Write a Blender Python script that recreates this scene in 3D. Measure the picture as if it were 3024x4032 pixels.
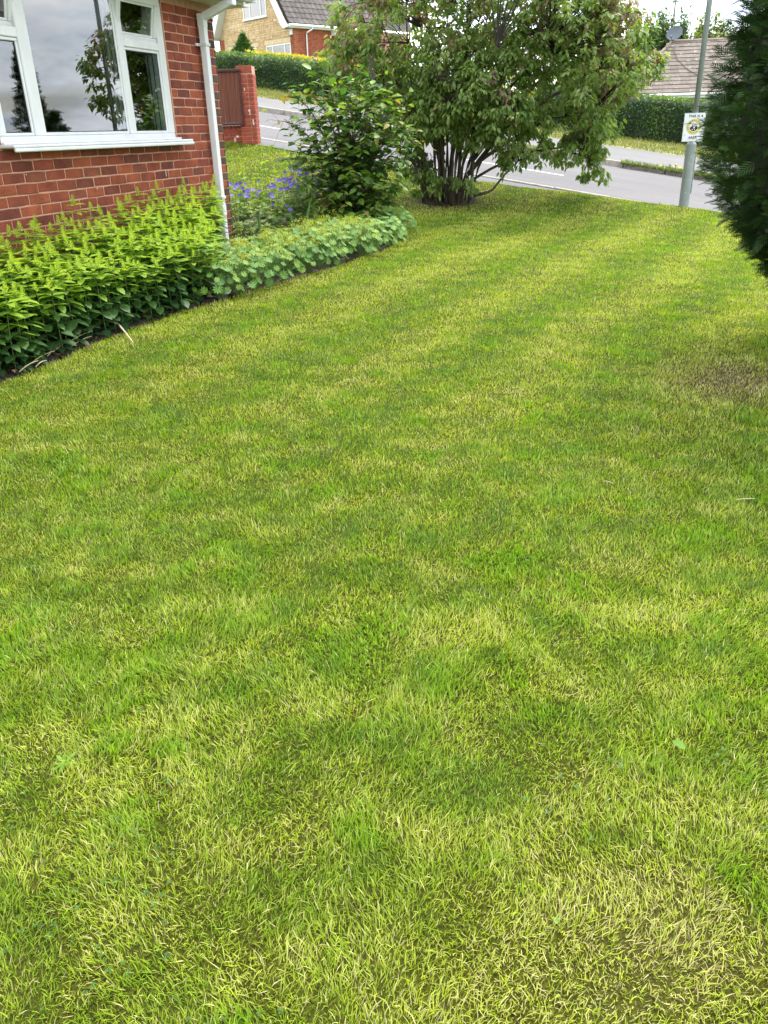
import bpy, bmesh, math, random
import numpy as np
from mathutils import Vector, Matrix
for _o in list(bpy.data.objects): bpy.data.objects.remove(_o)
S = bpy.context.scene
COL = S.collection
RNG = np.random.default_rng(7)
random.seed(7)
R = math.radians
pi = math.pi
# ------------------------------------------------------------------ camera
CAMZ = 1.35
_p, _r = R(25.48), R(-1.585)
_f = Vector((0, math.cos(_p), -math.sin(_p))); _x = Vector((1, 0, 0)); _u = _x.cross(_f)
cx_ = _x * math.cos(_r) + _u * math.sin(_r); cu_ = -_x * math.sin(_r) + _u * math.cos(_r)
cam = bpy.data.cameras.new('camera'); camo = bpy.data.objects.new('camera', cam); COL.objects.link(camo)
camo.matrix_world = Matrix(((cx_.x, cu_.x, -_f.x, 0), (cx_.y, cu_.y, -_f.y, 0), (cx_.z, cu_.z, -_f.z, CAMZ), (0, 0, 0, 1)))
cam.sensor_fit = 'HORIZONTAL'; cam.sensor_width = 36.0; cam.lens = 36.0 * 3150 / 3024
cam.clip_start = 0.05; cam.clip_end = 6000
S.camera = camo
S.render.resolution_x, S.render.resolution_y = 768, 1024
# ------------------------------------------------------------------ world, sun, exposure
SUN_EL, SUN_AZ = R(60), R(32)          # azimuth measured from +Y towards +X
w = bpy.data.worlds.new('World'); S.world = w; w.use_nodes = True
nt = w.node_tree; nt.nodes.clear()
def N_(tree, kind, **kw):
    n = tree.nodes.new(kind)
    for k, v in kw.items(): setattr(n, k, v)
    return n
out = N_(nt, 'ShaderNodeOutputWorld'); bg = N_(nt, 'ShaderNodeBackground'); bg.inputs['Strength'].default_value = 0.1
sky = N_(nt, 'ShaderNodeTexSky', sky_type='NISHITA', sun_disc=False, sun_elevation=SUN_EL, sun_rotation=SUN_AZ)
sky.air_density = 1.0; sky.dust_density = 1.5
tc = N_(nt, 'ShaderNodeTexCoord')
sep = N_(nt, 'ShaderNodeSeparateXYZ'); nt.links.new(tc.outputs['Generated'], sep.inputs[0])
zc = N_(nt, 'ShaderNodeMath', operation='MAXIMUM'); nt.links.new(sep.outputs['Z'], zc.inputs[0]); zc.inputs[1].default_value = 0.0
zd = N_(nt, 'ShaderNodeMath', operation='ADD'); nt.links.new(zc.outputs[0], zd.inputs[0]); zd.inputs[1].default_value = 0.22
dx = N_(nt, 'ShaderNodeMath', operation='DIVIDE'); nt.links.new(sep.outputs['X'], dx.inputs[0]); nt.links.new(zd.outputs[0], dx.inputs[1])
dy = N_(nt, 'ShaderNodeMath', operation='DIVIDE'); nt.links.new(sep.outputs['Y'], dy.inputs[0]); nt.links.new(zd.outputs[0], dy.inputs[1])
cmb = N_(nt, 'ShaderNodeCombineXYZ'); nt.links.new(dx.outputs[0], cmb.inputs[0]); nt.links.new(dy.outputs[0], cmb.inputs[1])
n1 = N_(nt, 'ShaderNodeTexNoise'); n1.inputs['Scale'].default_value = 0.85; n1.inputs['Detail'].default_value = 8; n1.inputs['Roughness'].default_value = 0.56
n1.inputs['Distortion'].default_value = 0.35
nt.links.new(cmb.outputs[0], n1.inputs['Vector'])
r1 = N_(nt, 'ShaderNodeValToRGB'); nt.links.new(n1.outputs['Fac'], r1.inputs[0])
r1.color_ramp.elements[0].position = 0.30; r1.color_ramp.elements[0].color = (0, 0, 0, 1)
r1.color_ramp.elements[1].position = 0.47; r1.color_ramp.elements[1].color = (1, 1, 1, 1)
n2 = N_(nt, 'ShaderNodeTexNoise'); n2.inputs['Scale'].default_value = 1.7; n2.inputs['Detail'].default_value = 7; n2.inputs['Roughness'].default_value = 0.6
off = N_(nt, 'ShaderNodeVectorMath', operation='ADD'); off.inputs[1].default_value = (7.3, 2.1, 4.0); nt.links.new(cmb.outputs[0], off.inputs[0]); nt.links.new(off.outputs[0], n2.inputs['Vector'])
r2 = N_(nt, 'ShaderNodeValToRGB'); nt.links.new(n2.outputs['Fac'], r2.inputs[0])
for e, (pos, c) in zip((r2.color_ramp.elements[0], r2.color_ramp.elements[1]), ((0.36, (5.6, 6.5, 7.8, 1)), (0.66, (12.6, 12.8, 13.2, 1)))):
    e.position = pos; e.color = c
em = r2.color_ramp.elements.new(0.5); em.color = (9.0, 9.7, 10.6, 1)
mx = N_(nt, 'ShaderNodeMix', data_type='RGBA'); nt.links.new(r1.outputs[0], mx.inputs[0]); nt.links.new(sky.outputs[0], mx.inputs[6]); nt.links.new(r2.outputs[0], mx.inputs[7])
nt.links.new(mx.outputs[2], bg.inputs['Color']); nt.links.new(bg.outputs[0], out.inputs[0])
sun = bpy.data.lights.new('sun', 'SUN'); sun.energy = 2.3; sun.angle = R(16); sun.color = (1.0, 0.955, 0.88)
suno = bpy.data.objects.new('sun', sun); COL.objects.link(suno)
sd = Vector((math.sin(SUN_AZ) * math.cos(SUN_EL), math.cos(SUN_AZ) * math.cos(SUN_EL), math.sin(SUN_EL)))
suno.rotation_euler = sd.to_track_quat('Z', 'Y').to_euler(); suno.location = (0, 0, 30)
S.view_settings.view_transform = 'Standard'; S.view_settings.look = 'None'; S.view_settings.gamma = 1; S.view_settings.use_curve_mapping = False
S.view_settings.exposure = 1.65
S.render.engine = 'CYCLES'
S.cycles.max_bounces = 8; S.cycles.transparent_max_bounces = 12; S.cycles.diffuse_bounces = 3; S.cycles.glossy_bounces = 4
S.cycles.use_denoising = True
# ------------------------------------------------------------------ helpers: objects
def link(o, parent=None):
    COL.objects.link(o)
    if parent is not None: o.parent = parent
    return o
def tag(o, label=None, cat=None, group=None, kind=None):
    if label: o['label'] = label
    if cat: o['category'] = cat
    if group: o['group'] = group
    if kind: o['kind'] = kind
    return o
def empty(name, loc=(0, 0, 0), rz=0.0, label=None, cat=None, group=None):
    o = bpy.data.objects.new(name, None); o.empty_display_size = 0.1
    o.location = loc; o.rotation_euler = (0, 0, rz); link(o)
    return tag(o, label, cat, group)
def np_mesh(name, V, polys, mat=None, smooth=False, attrs=None):
    """polys: list of int arrays (n,k). attrs: {name: (n,) float or (n,3) colour per vertex}"""
    me = bpy.data.meshes.new(name)
    V = np.asarray(V, np.float32)
    me.vertices.add(len(V)); me.vertices.foreach_set('co', V.ravel())
    polys = [np.asarray(p, np.int32) for p in polys if len(p)]
    nl = sum(p.size for p in polys); npoly = sum(len(p) for p in polys)
    me.loops.add(nl); me.polygons.add(npoly)
    me.loops.foreach_set('vertex_index', np.concatenate([p.ravel() for p in polys]))
    tot = np.concatenate([np.full(len(p), p.shape[1], np.int32) for p in polys])
    st = np.zeros(npoly, np.int32); st[1:] = np.cumsum(tot)[:-1]
    me.polygons.foreach_set('loop_start', st)
    if smooth: me.polygons.foreach_set('use_smooth', np.ones(npoly, bool))
    for k, a in (attrs or {}).items():
        a = np.asarray(a, np.float32)
        if a.ndim == 1:
            me.attributes.new(k, 'FLOAT', 'POINT').data.foreach_set('value', a)
        else:
            c = np.ones((len(a), 4), np.float32); c[:, :3] = a
            me.attributes.new(k, 'FLOAT_COLOR', 'POINT').data.foreach_set('color', c.ravel())
    me.update(calc_edges=True); me.validate()
    if mat: me.materials.append(mat)
    return me
def ob(name, me, parent=None, loc=None, rot=None, scale=None, kind=None, label=None):
    o = bpy.data.objects.new(name, me)
    if loc is not None: o.location = loc
    if rot is not None: o.rotation_euler = rot
    if scale is not None: o.scale = scale if hasattr(scale, '__len__') else (scale,) * 3
    link(o, parent)
    if kind: o['kind'] = kind
    if label: o['label'] = label
    return o
class MB:
    """collects quads, boxes, bars and tubes; build() makes one mesh"""
    def __init__(s): s.v = []; s.f = []
    def add(s, vs, fs):
        b = len(s.v); s.v += [tuple(v) for v in vs]; s.f += [tuple(b + i for i in f) for f in fs]; return s
    def box(s, x0, x1, y0, y1, z0, z1, b=0.0):
        if b <= 0:
            vs = [(x, y, z) for z in (z0, z1) for y in (y0, y1) for x in (x0, x1)]
            return s.add(vs, [(0, 2, 3, 1), (4, 5, 7, 6), (0, 1, 5, 4), (2, 6, 7, 3), (0, 4, 6, 2), (1, 3, 7, 5)])
        vs = []
        for (x, sx) in ((x0, 1), (x1, -1)):
            for (y, sy) in ((y0, 1), (y1, -1)):
                for (z, sz) in ((z0, 1), (z1, -1)):
                    vs += [(x, y + sy * b, z + sz * b), (x + sx * b, y, z + sz * b), (x + sx * b, y + sy * b, z)]
        bm = bmesh.new(); [bm.verts.new(v) for v in vs]
        bmesh.ops.convex_hull(bm, input=bm.verts); bm.verts.index_update()
        r = [[v.index for v in f.verts] for f in bm.faces]; vv = [v.co[:] for v in bm.verts]; bm.free()
        return s.add(vv, r)
    def xbox(s, M, *a, **k):
        t = MB(); t.box(*a, **k); return s.add([M @ Vector(v) for v in t.v], t.f)
    def tube(s, pts, rad, n=6, cap=True):
        pts = [Vector(p) for p in pts]; rad = rad if hasattr(rad, '__len__') else [rad] * len(pts)
        b = len(s.v); up = Vector((0, 0, 1))
        for i, p in enumerate(pts):
            t = (pts[min(i + 1, len(pts) - 1)] - pts[max(i - 1, 0)]).normalized()
            a = t.cross(up if abs(t.z) < 0.95 else Vector((1, 0, 0))).normalized(); c = a.cross(t)
            for k in range(n):
                q = p + (a * math.cos(2 * pi * k / n) + c * math.sin(2 * pi * k / n)) * rad[i]; s.v.append(q[:])
        for i in range(len(pts) - 1):
            for k in range(n):
                s.f.append((b + i * n + k, b + i * n + (k + 1) % n, b + (i + 1) * n + (k + 1) % n, b + (i + 1) * n + k))
        if cap:
            s.f.append(tuple(b + k for k in range(n))[::-1]); s.f.append(tuple(b + (len(pts) - 1) * n + k for k in range(n)))
        return s
    def mesh(s, name, mat, smooth=False):
        me = bpy.data.meshes.new(name); me.from_pydata(s.v, [], s.f); me.update()
        if smooth: me.polygons.foreach_set('use_smooth', np.ones(len(me.polygons), bool))
        if mat: me.materials.append(mat)
        return me
    def build(s, name, mat, parent=None, smooth=False, **k):
        return ob(name, s.mesh(name, mat, smooth), parent, **k)
def text_mesh(name, body, size, mat, align='CENTER', extrude=0.0006, bold=0.0, spacing=1.0):
    c = bpy.data.curves.new(name, 'FONT'); c.body = body; c.size = size; c.align_x = align; c.align_y = 'CENTER'
    c.extrude = extrude; c.offset = bold; c.resolution_u = 3; c.space_character = spacing
    o = bpy.data.objects.new(name, c); COL.objects.link(o)
    dg = bpy.context.evaluated_depsgraph_get(); me = bpy.data.meshes.new_from_object(o.evaluated_get(dg))
    bpy.data.objects.remove(o); bpy.data.curves.remove(c)
    me.materials.clear(); me.materials.append(mat); me.name = name
    return me
# ------------------------------------------------------------------ helpers: materials
def lin(r, g, b):
    f = lambda c: (c / 255 / 12.92) if c / 255 <= 0.04045 else ((c / 255 + 0.055) / 1.055) ** 2.4
    return (f(r), f(g), f(b), 1.0)
def new_mat(name):
    m = bpy.data.materials.new(name); m.use_nodes = True; t = m.node_tree; t.nodes.clear()
    o = N_(t, 'ShaderNodeOutputMaterial'); p = N_(t, 'ShaderNodeBsdfPrincipled'); t.links.new(p.outputs[0], o.inputs[0])
    return m, t, p, o
def ramp(t, fac, stops):
    r = N_(t, 'ShaderNodeValToRGB'); cr = r.color_ramp
    while len(cr.elements) < len(stops): cr.elements.new(0.5)
    for e, (pos, c) in zip(cr.elements, stops): e.position = pos; e.color = tuple(c)[:3] + (1,)
    if fac is not None: t.links.new(fac, r.inputs[0])
    return r.outputs[0]
def noise(t, scale, detail=4, rough=0.55, coord='Object', vec=None, stretch=None, distort=0):
    n = N_(t, 'ShaderNodeTexNoise'); n.inputs['Scale'].default_value = scale; n.inputs['Detail'].default_value = detail; n.inputs['Roughness'].default_value = rough
    n.inputs['Distortion'].default_value = distort
    if vec is None:
        if coord == 'World': vec = N_(t, 'ShaderNodeNewGeometry').outputs['Position']
        else: vec = N_(t, 'ShaderNodeTexCoord').outputs[coord]
    if stretch:
        m = N_(t, 'ShaderNodeMapping'); m.inputs['Scale'].default_value = stretch; t.links.new(vec, m.inputs[0]); vec = m.outputs[0]
    t.links.new(vec, n.inputs['Vector'])
    return n.outputs['Fac']
def mixc(t, fac, a, b, mode='MIX'):
    m = N_(t, 'ShaderNodeMix', data_type='RGBA', blend_type=mode)
    for i, v in ((0, fac), (6, a), (7, b)):
        if hasattr(v, 'links') or hasattr(v, 'is_linked'): t.links.new(v, m.inputs[i])
        else: m.inputs[i].default_value = v if i == 0 else tuple(v)[:3] + (1,)
    return m.outputs[2]
def math_(t, op, a, b=0.0, clamp=False):
    m = N_(t, 'ShaderNodeMath', operation=op); m.use_clamp = clamp
    for i, v in ((0, a), (1, b)):
        if hasattr(v, 'is_linked'): t.links.new(v, m.inputs[i])
        else: m.inputs[i].default_value = v
    return m.outputs[0]
def bump(t, p, h, strength=0.4, dist=0.01):
    b = N_(t, 'ShaderNodeBump'); b.inputs['Strength'].default_value = strength; b.inputs['Distance'].default_value = dist
    t.links.new(h, b.inputs['Height']); t.links.new(b.outputs[0], p.inputs['Normal'])
def plain(name, c, rough=0.6, var=0.25, scale=6.0, bmp=0.0, bscale=60, coord='World', metal=0.0, spec=0.5, stretch=None):
    m, t, p, o = new_mat(name); c = tuple(c)
    d = tuple(x * (1 - var) for x in c[:3]); l = tuple(min(1, x * (1 + var * 0.7)) for x in c[:3])
    n = noise(t, scale, 5, 0.6, coord, stretch=stretch)
    t.links.new(ramp(t, n, ((0.3, d), (0.7, l))), p.inputs['Base Color'])
    p.inputs['Roughness'].default_value = rough; p.inputs['Metallic'].default_value = metal; p.inputs['Specular IOR Level'].default_value = spec
    if bmp: bump(t, p, noise(t, bscale, 5, 0.65, coord, stretch=stretch), bmp, 0.01)
    return m
def leaf_mat(name, stops, src='attr', trans=0.35, rough=0.42, spec=0.4, veins=True, tcol=1.35):
    """stops over a 0..1 tint: per-leaf 'tint' attribute, or the object's own random number"""
    m, t, p, o = new_mat(name)
    if src == 'attr':
        f = N_(t, 'ShaderNodeAttribute', attribute_name='tint').outputs['Fac']
    else:
        f = N_(t, 'ShaderNodeObjectInfo').outputs['Random']
    c = ramp(t, f, stops)
    n = noise(t, 55, 3, 0.6, 'World')
    c = mixc(t, 1.0, c, ramp(t, n, ((0.3, (0.78, 0.78, 0.78)), (0.7, (1.18, 1.18, 1.15)))), 'MULTIPLY')
    t.links.new(c, p.inputs['Base Color']); p.inputs['Roughness'].default_value = rough; p.inputs['Specular IOR Level'].default_value = spec
    tr = N_(t, 'ShaderNodeBsdfTranslucent'); t.links.new(mixc(t, 1.0, c, (tcol, tcol * 1.05, 0.55), 'MULTIPLY'), tr.inputs[0])
    ms = N_(t, 'ShaderNodeMixShader'); ms.inputs[0].default_value = trans
    t.links.new(p.outputs[0], ms.inputs[1]); t.links.new(tr.outputs[0], ms.inputs[2]); t.links.new(ms.outputs[0], o.inputs[0])
    return m
# ------------------------------------------------------------------ helpers: leaves
def leaf_template(ratio=0.5, widest=0.4, droop=0.25, fold=0.25, n=3):
    """leaf along +x, length 1, normal +z; returns verts, quads, tris"""
    xs = [0.0] + ([.30, .68] if n == 2 else [.20, .46, .76]) + [1.0]
    V = [(0, 0, 0)]; Q = []; T = []
    for i in range(1, n + 1):
        x = xs[i]; wv = ratio / 2 * (math.sin(pi * (x ** (math.log(0.5) / math.log(widest)))) ** 0.8)
        z = -droop * x * x
        V += [(x, -wv, z + fold * wv), (x, 0, z), (x, wv, z + fold * wv)]
    V.append((1, 0, -droop)); e = len(V) - 1
    T += [(0, 1, 2), (0, 2, 3)]
    for i in range(n - 1):
        a = 1 + 3 * i; Q += [(a, a + 3, a + 4, a + 1), (a + 1, a + 4, a + 5, a + 2)]
    a = 1 + 3 * (n - 1); T += [(a, e, a + 1), (a + 1, e, a + 2)]
    return np.array(V), np.array(Q).reshape(-1, 4), np.array(T).reshape(-1, 3)
def diamond_template(ratio=0.45, droop=0.2, fold=0.2):
    V = np.array([(0, 0, 0), (0.45, -ratio / 2, fold * ratio / 2 - droop * 0.2), (0.45, ratio / 2, fold * ratio / 2 - droop * 0.2), (1, 0, -droop)])
    return V, np.zeros((0, 4), int), np.array([(0, 1, 3), (0, 3, 2)])
def frames(d, up):
    d = d / np.linalg.norm(d, axis=1, keepdims=True)
    s = np.cross(up, d); L = np.linalg.norm(s, axis=1, keepdims=True); s = np.where(L > 1e-4, s / np.maximum(L, 1e-6), np.array([[1.0, 0, 0]]))
    n = np.cross(d, s)
    return d, s, n
def scatter(tpl, pos, d, up, length, wid=None, tint=None):
    V, Q, T = tpl; n = len(pos); k = len(V)
    d, s, nn = frames(d, up); wid = np.ones(n) if wid is None else wid
    L = np.asarray(length).reshape(-1, 1, 1)
    W_ = (pos[:, None, :] + L * (V[None, :, 0:1] * d[:, None, :] + wid.reshape(-1, 1, 1) * V[None, :, 1:2] * s[:, None, :] + V[None, :, 2:3] * nn[:, None, :])).reshape(-1, 3)
    o = (np.arange(n) * k)[:, None, None]
    q = (Q[None] + o).reshape(-1, 4); t = (T[None] + o).reshape(-1, 3)
    tt = None if tint is None else np.repeat(np.asarray(tint), k)
    return W_, q, t, tt
def leaves_mesh(name, mat, sets, smooth=False):
    Vs, Qs, Ts, As = [], [], [], []; b = 0
    for W_, q, t, a in sets:
        Vs.append(W_); Qs.append(q + b); Ts.append(t + b); As.append(a); b += len(W_)
    return np_mesh(name, np.concatenate(Vs), [np.concatenate(Qs), np.concatenate(Ts)], mat, smooth, {'tint': np.concatenate(As)})
def rnd_dirs(n, zlo=-1, zhi=1):
    z = RNG.uniform(zlo, zhi, n); a = RNG.uniform(0, 2 * pi, n); r = np.sqrt(1 - z * z)
    return np.stack([r * np.cos(a), r * np.sin(a), z], 1)
UPS = lambda n, j=0.35: np.array([0, 0, 1.0]) + RNG.normal(0, j, (n, 3))
def inpoly(x, y, P):
    P = np.asarray(P); r = np.zeros(len(x), bool); j = len(P) - 1
    for i in range(len(P)):
        xi, yi = P[i]; xj, yj = P[j]
        c = ((yi > y) != (yj > y)) & (x < (xj - xi) * (y - yi) / (yj - yi + 1e-12) + xi)
        r ^= c; j = i
    return r
def fbm(x, y, f, seed, octv=4):
    r = np.random.default_rng(seed); s = np.zeros_like(x); a = 1.0; tot = 0
    for o in range(octv):
        for k in range(4):
            an = r.uniform(0, 2 * pi); ph = r.uniform(0, 2 * pi); fr = f * r.uniform(0.7, 1.4)
            s += a * np.sin((x * math.cos(an) + y * math.sin(an)) * fr * 2 * pi + ph + 1.3 * np.sin((x * math.sin(an) - y * math.cos(an)) * fr * 4.1 + ph * 2))
        tot += a * 2; a *= 0.55; f *= 2.03
    return s / tot
# ------------------------------------------------------------------ lie of the land
TH = R(-30.3); AL = np.array([math.cos(TH), math.sin(TH)]); PE = np.array([-math.sin(TH), math.cos(TH)])
def road_z(x, y): return CAMZ - 1.541 - 0.144 * (x * AL[0] + y * AL[1])
def rp(al, pe, dz=0.0):
    x = al * AL[0] + pe * PE[0]; y = al * AL[1] + pe * PE[1]
    return (x, y, CAMZ - 1.541 - 0.144 * al + dz)
LAWN_PE = 12.4
CP = np.array([(0, 0, 0), (-.7, .9, 0), (.7, .9, 0), (-2.26, 4.65, .05), (-1.69, 6.0, .12), (-1.2, 6.53, .17), (-.43, 7.56, .23), (.36, 10, .29),
               (1.0, 12.4, .40), (1.85, 13.29, .58), (4.24, 11.89, .30), (-2.05, 15.56, 1.19), (-1.13, 15.02, 1.04), (7, 10.27, -.08), (-1.59, 9.02, .28),
               (-2.57, 6.0, .12), (3, 6, 0.03), (3, 9, .14), (2, 4.4, 0), (6, 4, -.2), (-4, 2, 0), (-4, 12, .78), (0, -4, -.05), (9, 0, -.4), (-8, 17, 1.9)])
def _tps(d2): return np.where(d2 > 1e-9, 0.5 * d2 * np.log(np.maximum(d2, 1e-9)), 0)
_A = np.zeros((len(CP) + 3,) * 2); _d = ((CP[:, None, :2] - CP[None, :, :2]) ** 2).sum(2)
_A[:len(CP), :len(CP)] = _tps(_d) + np.eye(len(CP)) * 0.08; _A[:len(CP), -3] = 1; _A[:len(CP), -2:] = CP[:, :2]; _A[-3:, :len(CP)] = _A[:len(CP), -3:].T
_W = np.linalg.solve(_A, np.concatenate([CP[:, 2], np.zeros(3)]))
def gz(x, y):
    x = np.atleast_1d(np.asarray(x, float)); y = np.atleast_1d(np.asarray(y, float)); sh = x.shape; x = x.ravel(); y = y.ravel()
    o = np.empty(len(x))
    for i in range(0, len(x), 100000):
        a, b = x[i:i + 100000], y[i:i + 100000]
        d2 = (a[:, None] - CP[None, :, 0]) ** 2 + (b[:, None] - CP[None, :, 1]) ** 2
        o[i:i + 100000] = _tps(d2) @ _W[:-3] + _W[-3] + a * _W[-2] + b * _W[-1]
    o += 0.012 * fbm(x, y, 0.45, 3, 2)
    return o.reshape(sh)
def gz1(x, y): return float(gz([x], [y])[0])
BED = [(-4.2, 1.6), (-2.95, 3.5), (-2.26, 4.65), (-2.03, 5.3), (-1.69, 6.0), (-1.2, 6.53), (-.43, 7.56), (.1, 8.6), (.36, 9.5), (.34, 10.2), (0, 10.7), (-.6, 10.85), (-1.7, 10.7), (-2.2, 9.5), (-4.4, 3.6), (-5.4, 1.6)]
# ================================================================== SETTING
def lawn_dry(x, y):
    d = 0.30 + 0.08 * fbm(x, y, 0.75, 11, 4) + 0.30 * fbm(x, y, 3.1, 12, 3)
    for (cx, cy, rx, ry, a) in ((.44, 1.00, .22, .20, 1.0), (.12, .88, .13, .10, .6), (2.0, 4.45, .42, .40, .62), (-.42, 1.05, .13, .12, .25), (.22, 1.95, .16, .13, .22),
                                (-.75, 7.05, .55, .22, .45), (-1.3, 6.35, .3, .12, .3), (.95, 12.2, .9, .5, .3), (.78, 2.2, .2, .3, .2), (-.65, 1.5, .2, .16, .22), (.62, 4.1, .35, .3, .15)):
        d += a * np.exp(-(((x - cx) / rx) ** 2 + ((y - cy) / ry) ** 2))
    u = 0.855 * x - 0.52 * y
    d += 0.23 * np.sin(u * 2 * pi / 0.92 + 0.6 * fbm(x, y, 0.3, 5, 2)) * np.clip((y - 2.5) / 2.5, 0, 1)
    d += 0.20 * np.clip((y - 2.6) / 4.0, 0, 1) + 0.10 * np.clip((2.4 - y) / 1.2, 0, 1)
    return np.clip(d, 0, 1)
def lawn_brown(x, y):
    b = np.zeros_like(x)
    for (cx, cy, rx, ry, a) in ((2.05, 4.4, .40, .36, .8), (.95, 12.25, .7, .4, .7), (.5, .98, .14, .12, .3)):
        b += a * np.exp(-(((x - cx) / rx) ** 2 + ((y - cy) / ry) ** 2))
    return np.clip(b, 0, 1)
GREEN0 = np.array((.090, .185, .012)); GREEN1 = np.array((.20, .345, .018)); YEL = np.array((.40, .47, .036)); STRAW = np.array((.58, .51, .27)); BRN = np.array((.20, .135, .075))
def lerp(a, b, t): return a + (b - a) * np.clip(t, 0, 1)[:, None]
def build_lawn():
    nx, ny = 150, 300
    X = np.linspace(-9, 10, nx); t = np.linspace(0, 1, ny)
    XX, TT = np.meshgrid(X, t, indexing='ij'); YE = (LAWN_PE - XX * PE[0]) / PE[1]; YY = -6 + (YE + 6) * TT
    x, y = XX.ravel(), YY.ravel(); z = gz(x, y)
    z = np.where(inpoly(x, y, BED), z - 0.03, z)
    V = np.stack([x, y, z], 1)
    ed = V[ny - 1::ny].copy(); e2 = ed + np.array([PE[0] * .05, PE[1] * .05, 0]); e2[:, 2] = np.minimum(road_z(e2[:, 0], e2[:, 1]) - 0.06, e2[:, 2] - .05)
    V = np.concatenate([V, e2])
    i, j = np.meshgrid(np.arange(nx - 1), np.arange(ny - 1), indexing='ij'); a = (i * ny + j).ravel()
    Q = np.stack([a, a + ny, a + ny + 1, a + 1], 1)
    k = np.arange(nx - 1); Q2 = np.stack([k * ny + ny - 1, (k + 1) * ny + ny - 1, nx * ny + k + 1, nx * ny + k], 1)
    dr = lawn_dry(V[:, 0], V[:, 1]); br = lawn_brown(V[:, 0], V[:, 1])
    c = lerp(lerp(GREEN1[None] * .24, YEL[None] * .22, dr * 1.5) * .9 + np.array((.010, .007, .002)), BRN[None] * .6, br)
    m, t_, p, o = new_mat('lawn_turf')
    at = N_(t_, 'ShaderNodeAttribute', attribute_name='col').outputs['Color']
    n = noise(t_, 140, 4, 0.7, 'World'); n2 = noise(t_, 22, 4, 0.65, 'World')
    c2 = mixc(t_, 1.0, at, ramp(t_, n, ((0.3, (.25, .24, .22)), (0.7, (1.05, 1.0, .95)))), 'MULTIPLY')
    c2 = mixc(t_, 1.0, c2, ramp(t_, n2, ((0.3, (.75, .78, .7)), (0.7, (1.15, 1.1, 1.05)))), 'MULTIPLY')
    t_.links.new(c2, p.inputs['Base Color']); p.inputs['Roughness'].default_value = .9; p.inputs['Specular IOR Level'].default_value = .15
    bump(t_, p, n, .8, .02)
    o_ = ob('lawn', np_mesh('lawn', V, [Q, Q2], m, True, {'col': c})); o_['kind'] = 'structure'
build_lawn()
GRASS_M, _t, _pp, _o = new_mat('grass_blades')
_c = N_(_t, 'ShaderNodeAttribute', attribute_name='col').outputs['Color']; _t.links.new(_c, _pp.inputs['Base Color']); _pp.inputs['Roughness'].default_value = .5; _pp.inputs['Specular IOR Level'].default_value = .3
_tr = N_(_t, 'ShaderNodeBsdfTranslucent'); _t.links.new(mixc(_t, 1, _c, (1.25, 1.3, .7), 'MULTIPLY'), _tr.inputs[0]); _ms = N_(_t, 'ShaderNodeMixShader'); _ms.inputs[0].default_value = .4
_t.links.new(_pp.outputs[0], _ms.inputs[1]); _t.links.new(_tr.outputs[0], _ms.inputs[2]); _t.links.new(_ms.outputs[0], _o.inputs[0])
def blades(x, y, z, L, Wd, tilt, col, nseg, fluff=0.0):
    n = len(x); az = 5.0 * fbm(x, y, 1.1, 61, 2) + RNG.normal(0, 1.25, n); d = np.stack([np.cos(az), np.sin(az)], 1)
    sa = az + pi / 2 + RNG.normal(0, .5, n); s = np.stack([np.cos(sa), np.sin(sa), RNG.normal(0, .25, n)], 1) * (Wd / 2)[:, None]
    pts = []; P = np.stack([x, y, z], 1); th = tilt * RNG.uniform(.25, .8, n); step = L / nseg; turn = RNG.normal(0, .22, n)
    pts.append(P.copy())
    for k in range(nseg):
        P = P + step[:, None] * np.stack([np.cos(az + turn * k) * np.sin(th), np.sin(az + turn * k) * np.sin(th), np.cos(th)], 1); pts.append(P.copy()); th = th + tilt * RNG.uniform(.2, .7, n) / nseg * 1.5
    vs = []; w_ = [1, .95, .6] if nseg == 3 else [1, .75, .5]
    for k in range(nseg): vs += [pts[k] - s * w_[k], pts[k] + s * w_[k]]
    vs.append(pts[-1]); m = len(vs)
    V = np.stack(vs, 1).reshape(-1, 3); b = (np.arange(n) * m)[:, None]
    Q = np.concatenate([b + np.array([[2 * k, 2 * k + 1, 2 * k + 3, 2 * k + 2]]) for k in range(nseg - 1)]) if nseg > 1 else np.zeros((0, 4), int); T = b + np.array([[2 * nseg - 2, 2 * nseg - 1, 2 * nseg]])
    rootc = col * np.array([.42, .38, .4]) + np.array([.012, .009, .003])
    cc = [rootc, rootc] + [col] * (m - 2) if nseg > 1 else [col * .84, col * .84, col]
    return V, Q, T, np.stack(cc, 1).reshape(-1, 3)
def grass_col(x, y, n):
    dr = lawn_dry(x, y); br = lawn_brown(x, y); r = RNG.random(n); r2 = RNG.random(n)
    tuft = .9 * fbm(x, y, 6.5, 31, 3)
    c = lerp(GREEN0[None], GREEN1[None], .45 + .55 * tuft + (r2 - .5) * .9)
    c = lerp(c, YEL[None] * np.ones((n, 1)), np.clip(dr * 1.35 - .02, 0, 1) * (.35 + .9 * r2))
    st = r < (.07 + .85 * np.clip(dr - .25 - .17 * np.clip((y - 2.6) / 3, 0, 1), 0, 1) ** 1.2)
    sc = lerp(STRAW[None] * np.ones((n, 1)), YEL[None] * 1.15, RNG.random(n) * .9)
    c[st] = sc[st]
    bb = RNG.random(n) < br * .75
    c[bb] = lerp(BRN[None], STRAW[None], RNG.random(n))[bb]
    c *= (.8 + .4 * RNG.random(n))[:, None]
    return np.clip(c, 0, 1)
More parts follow.
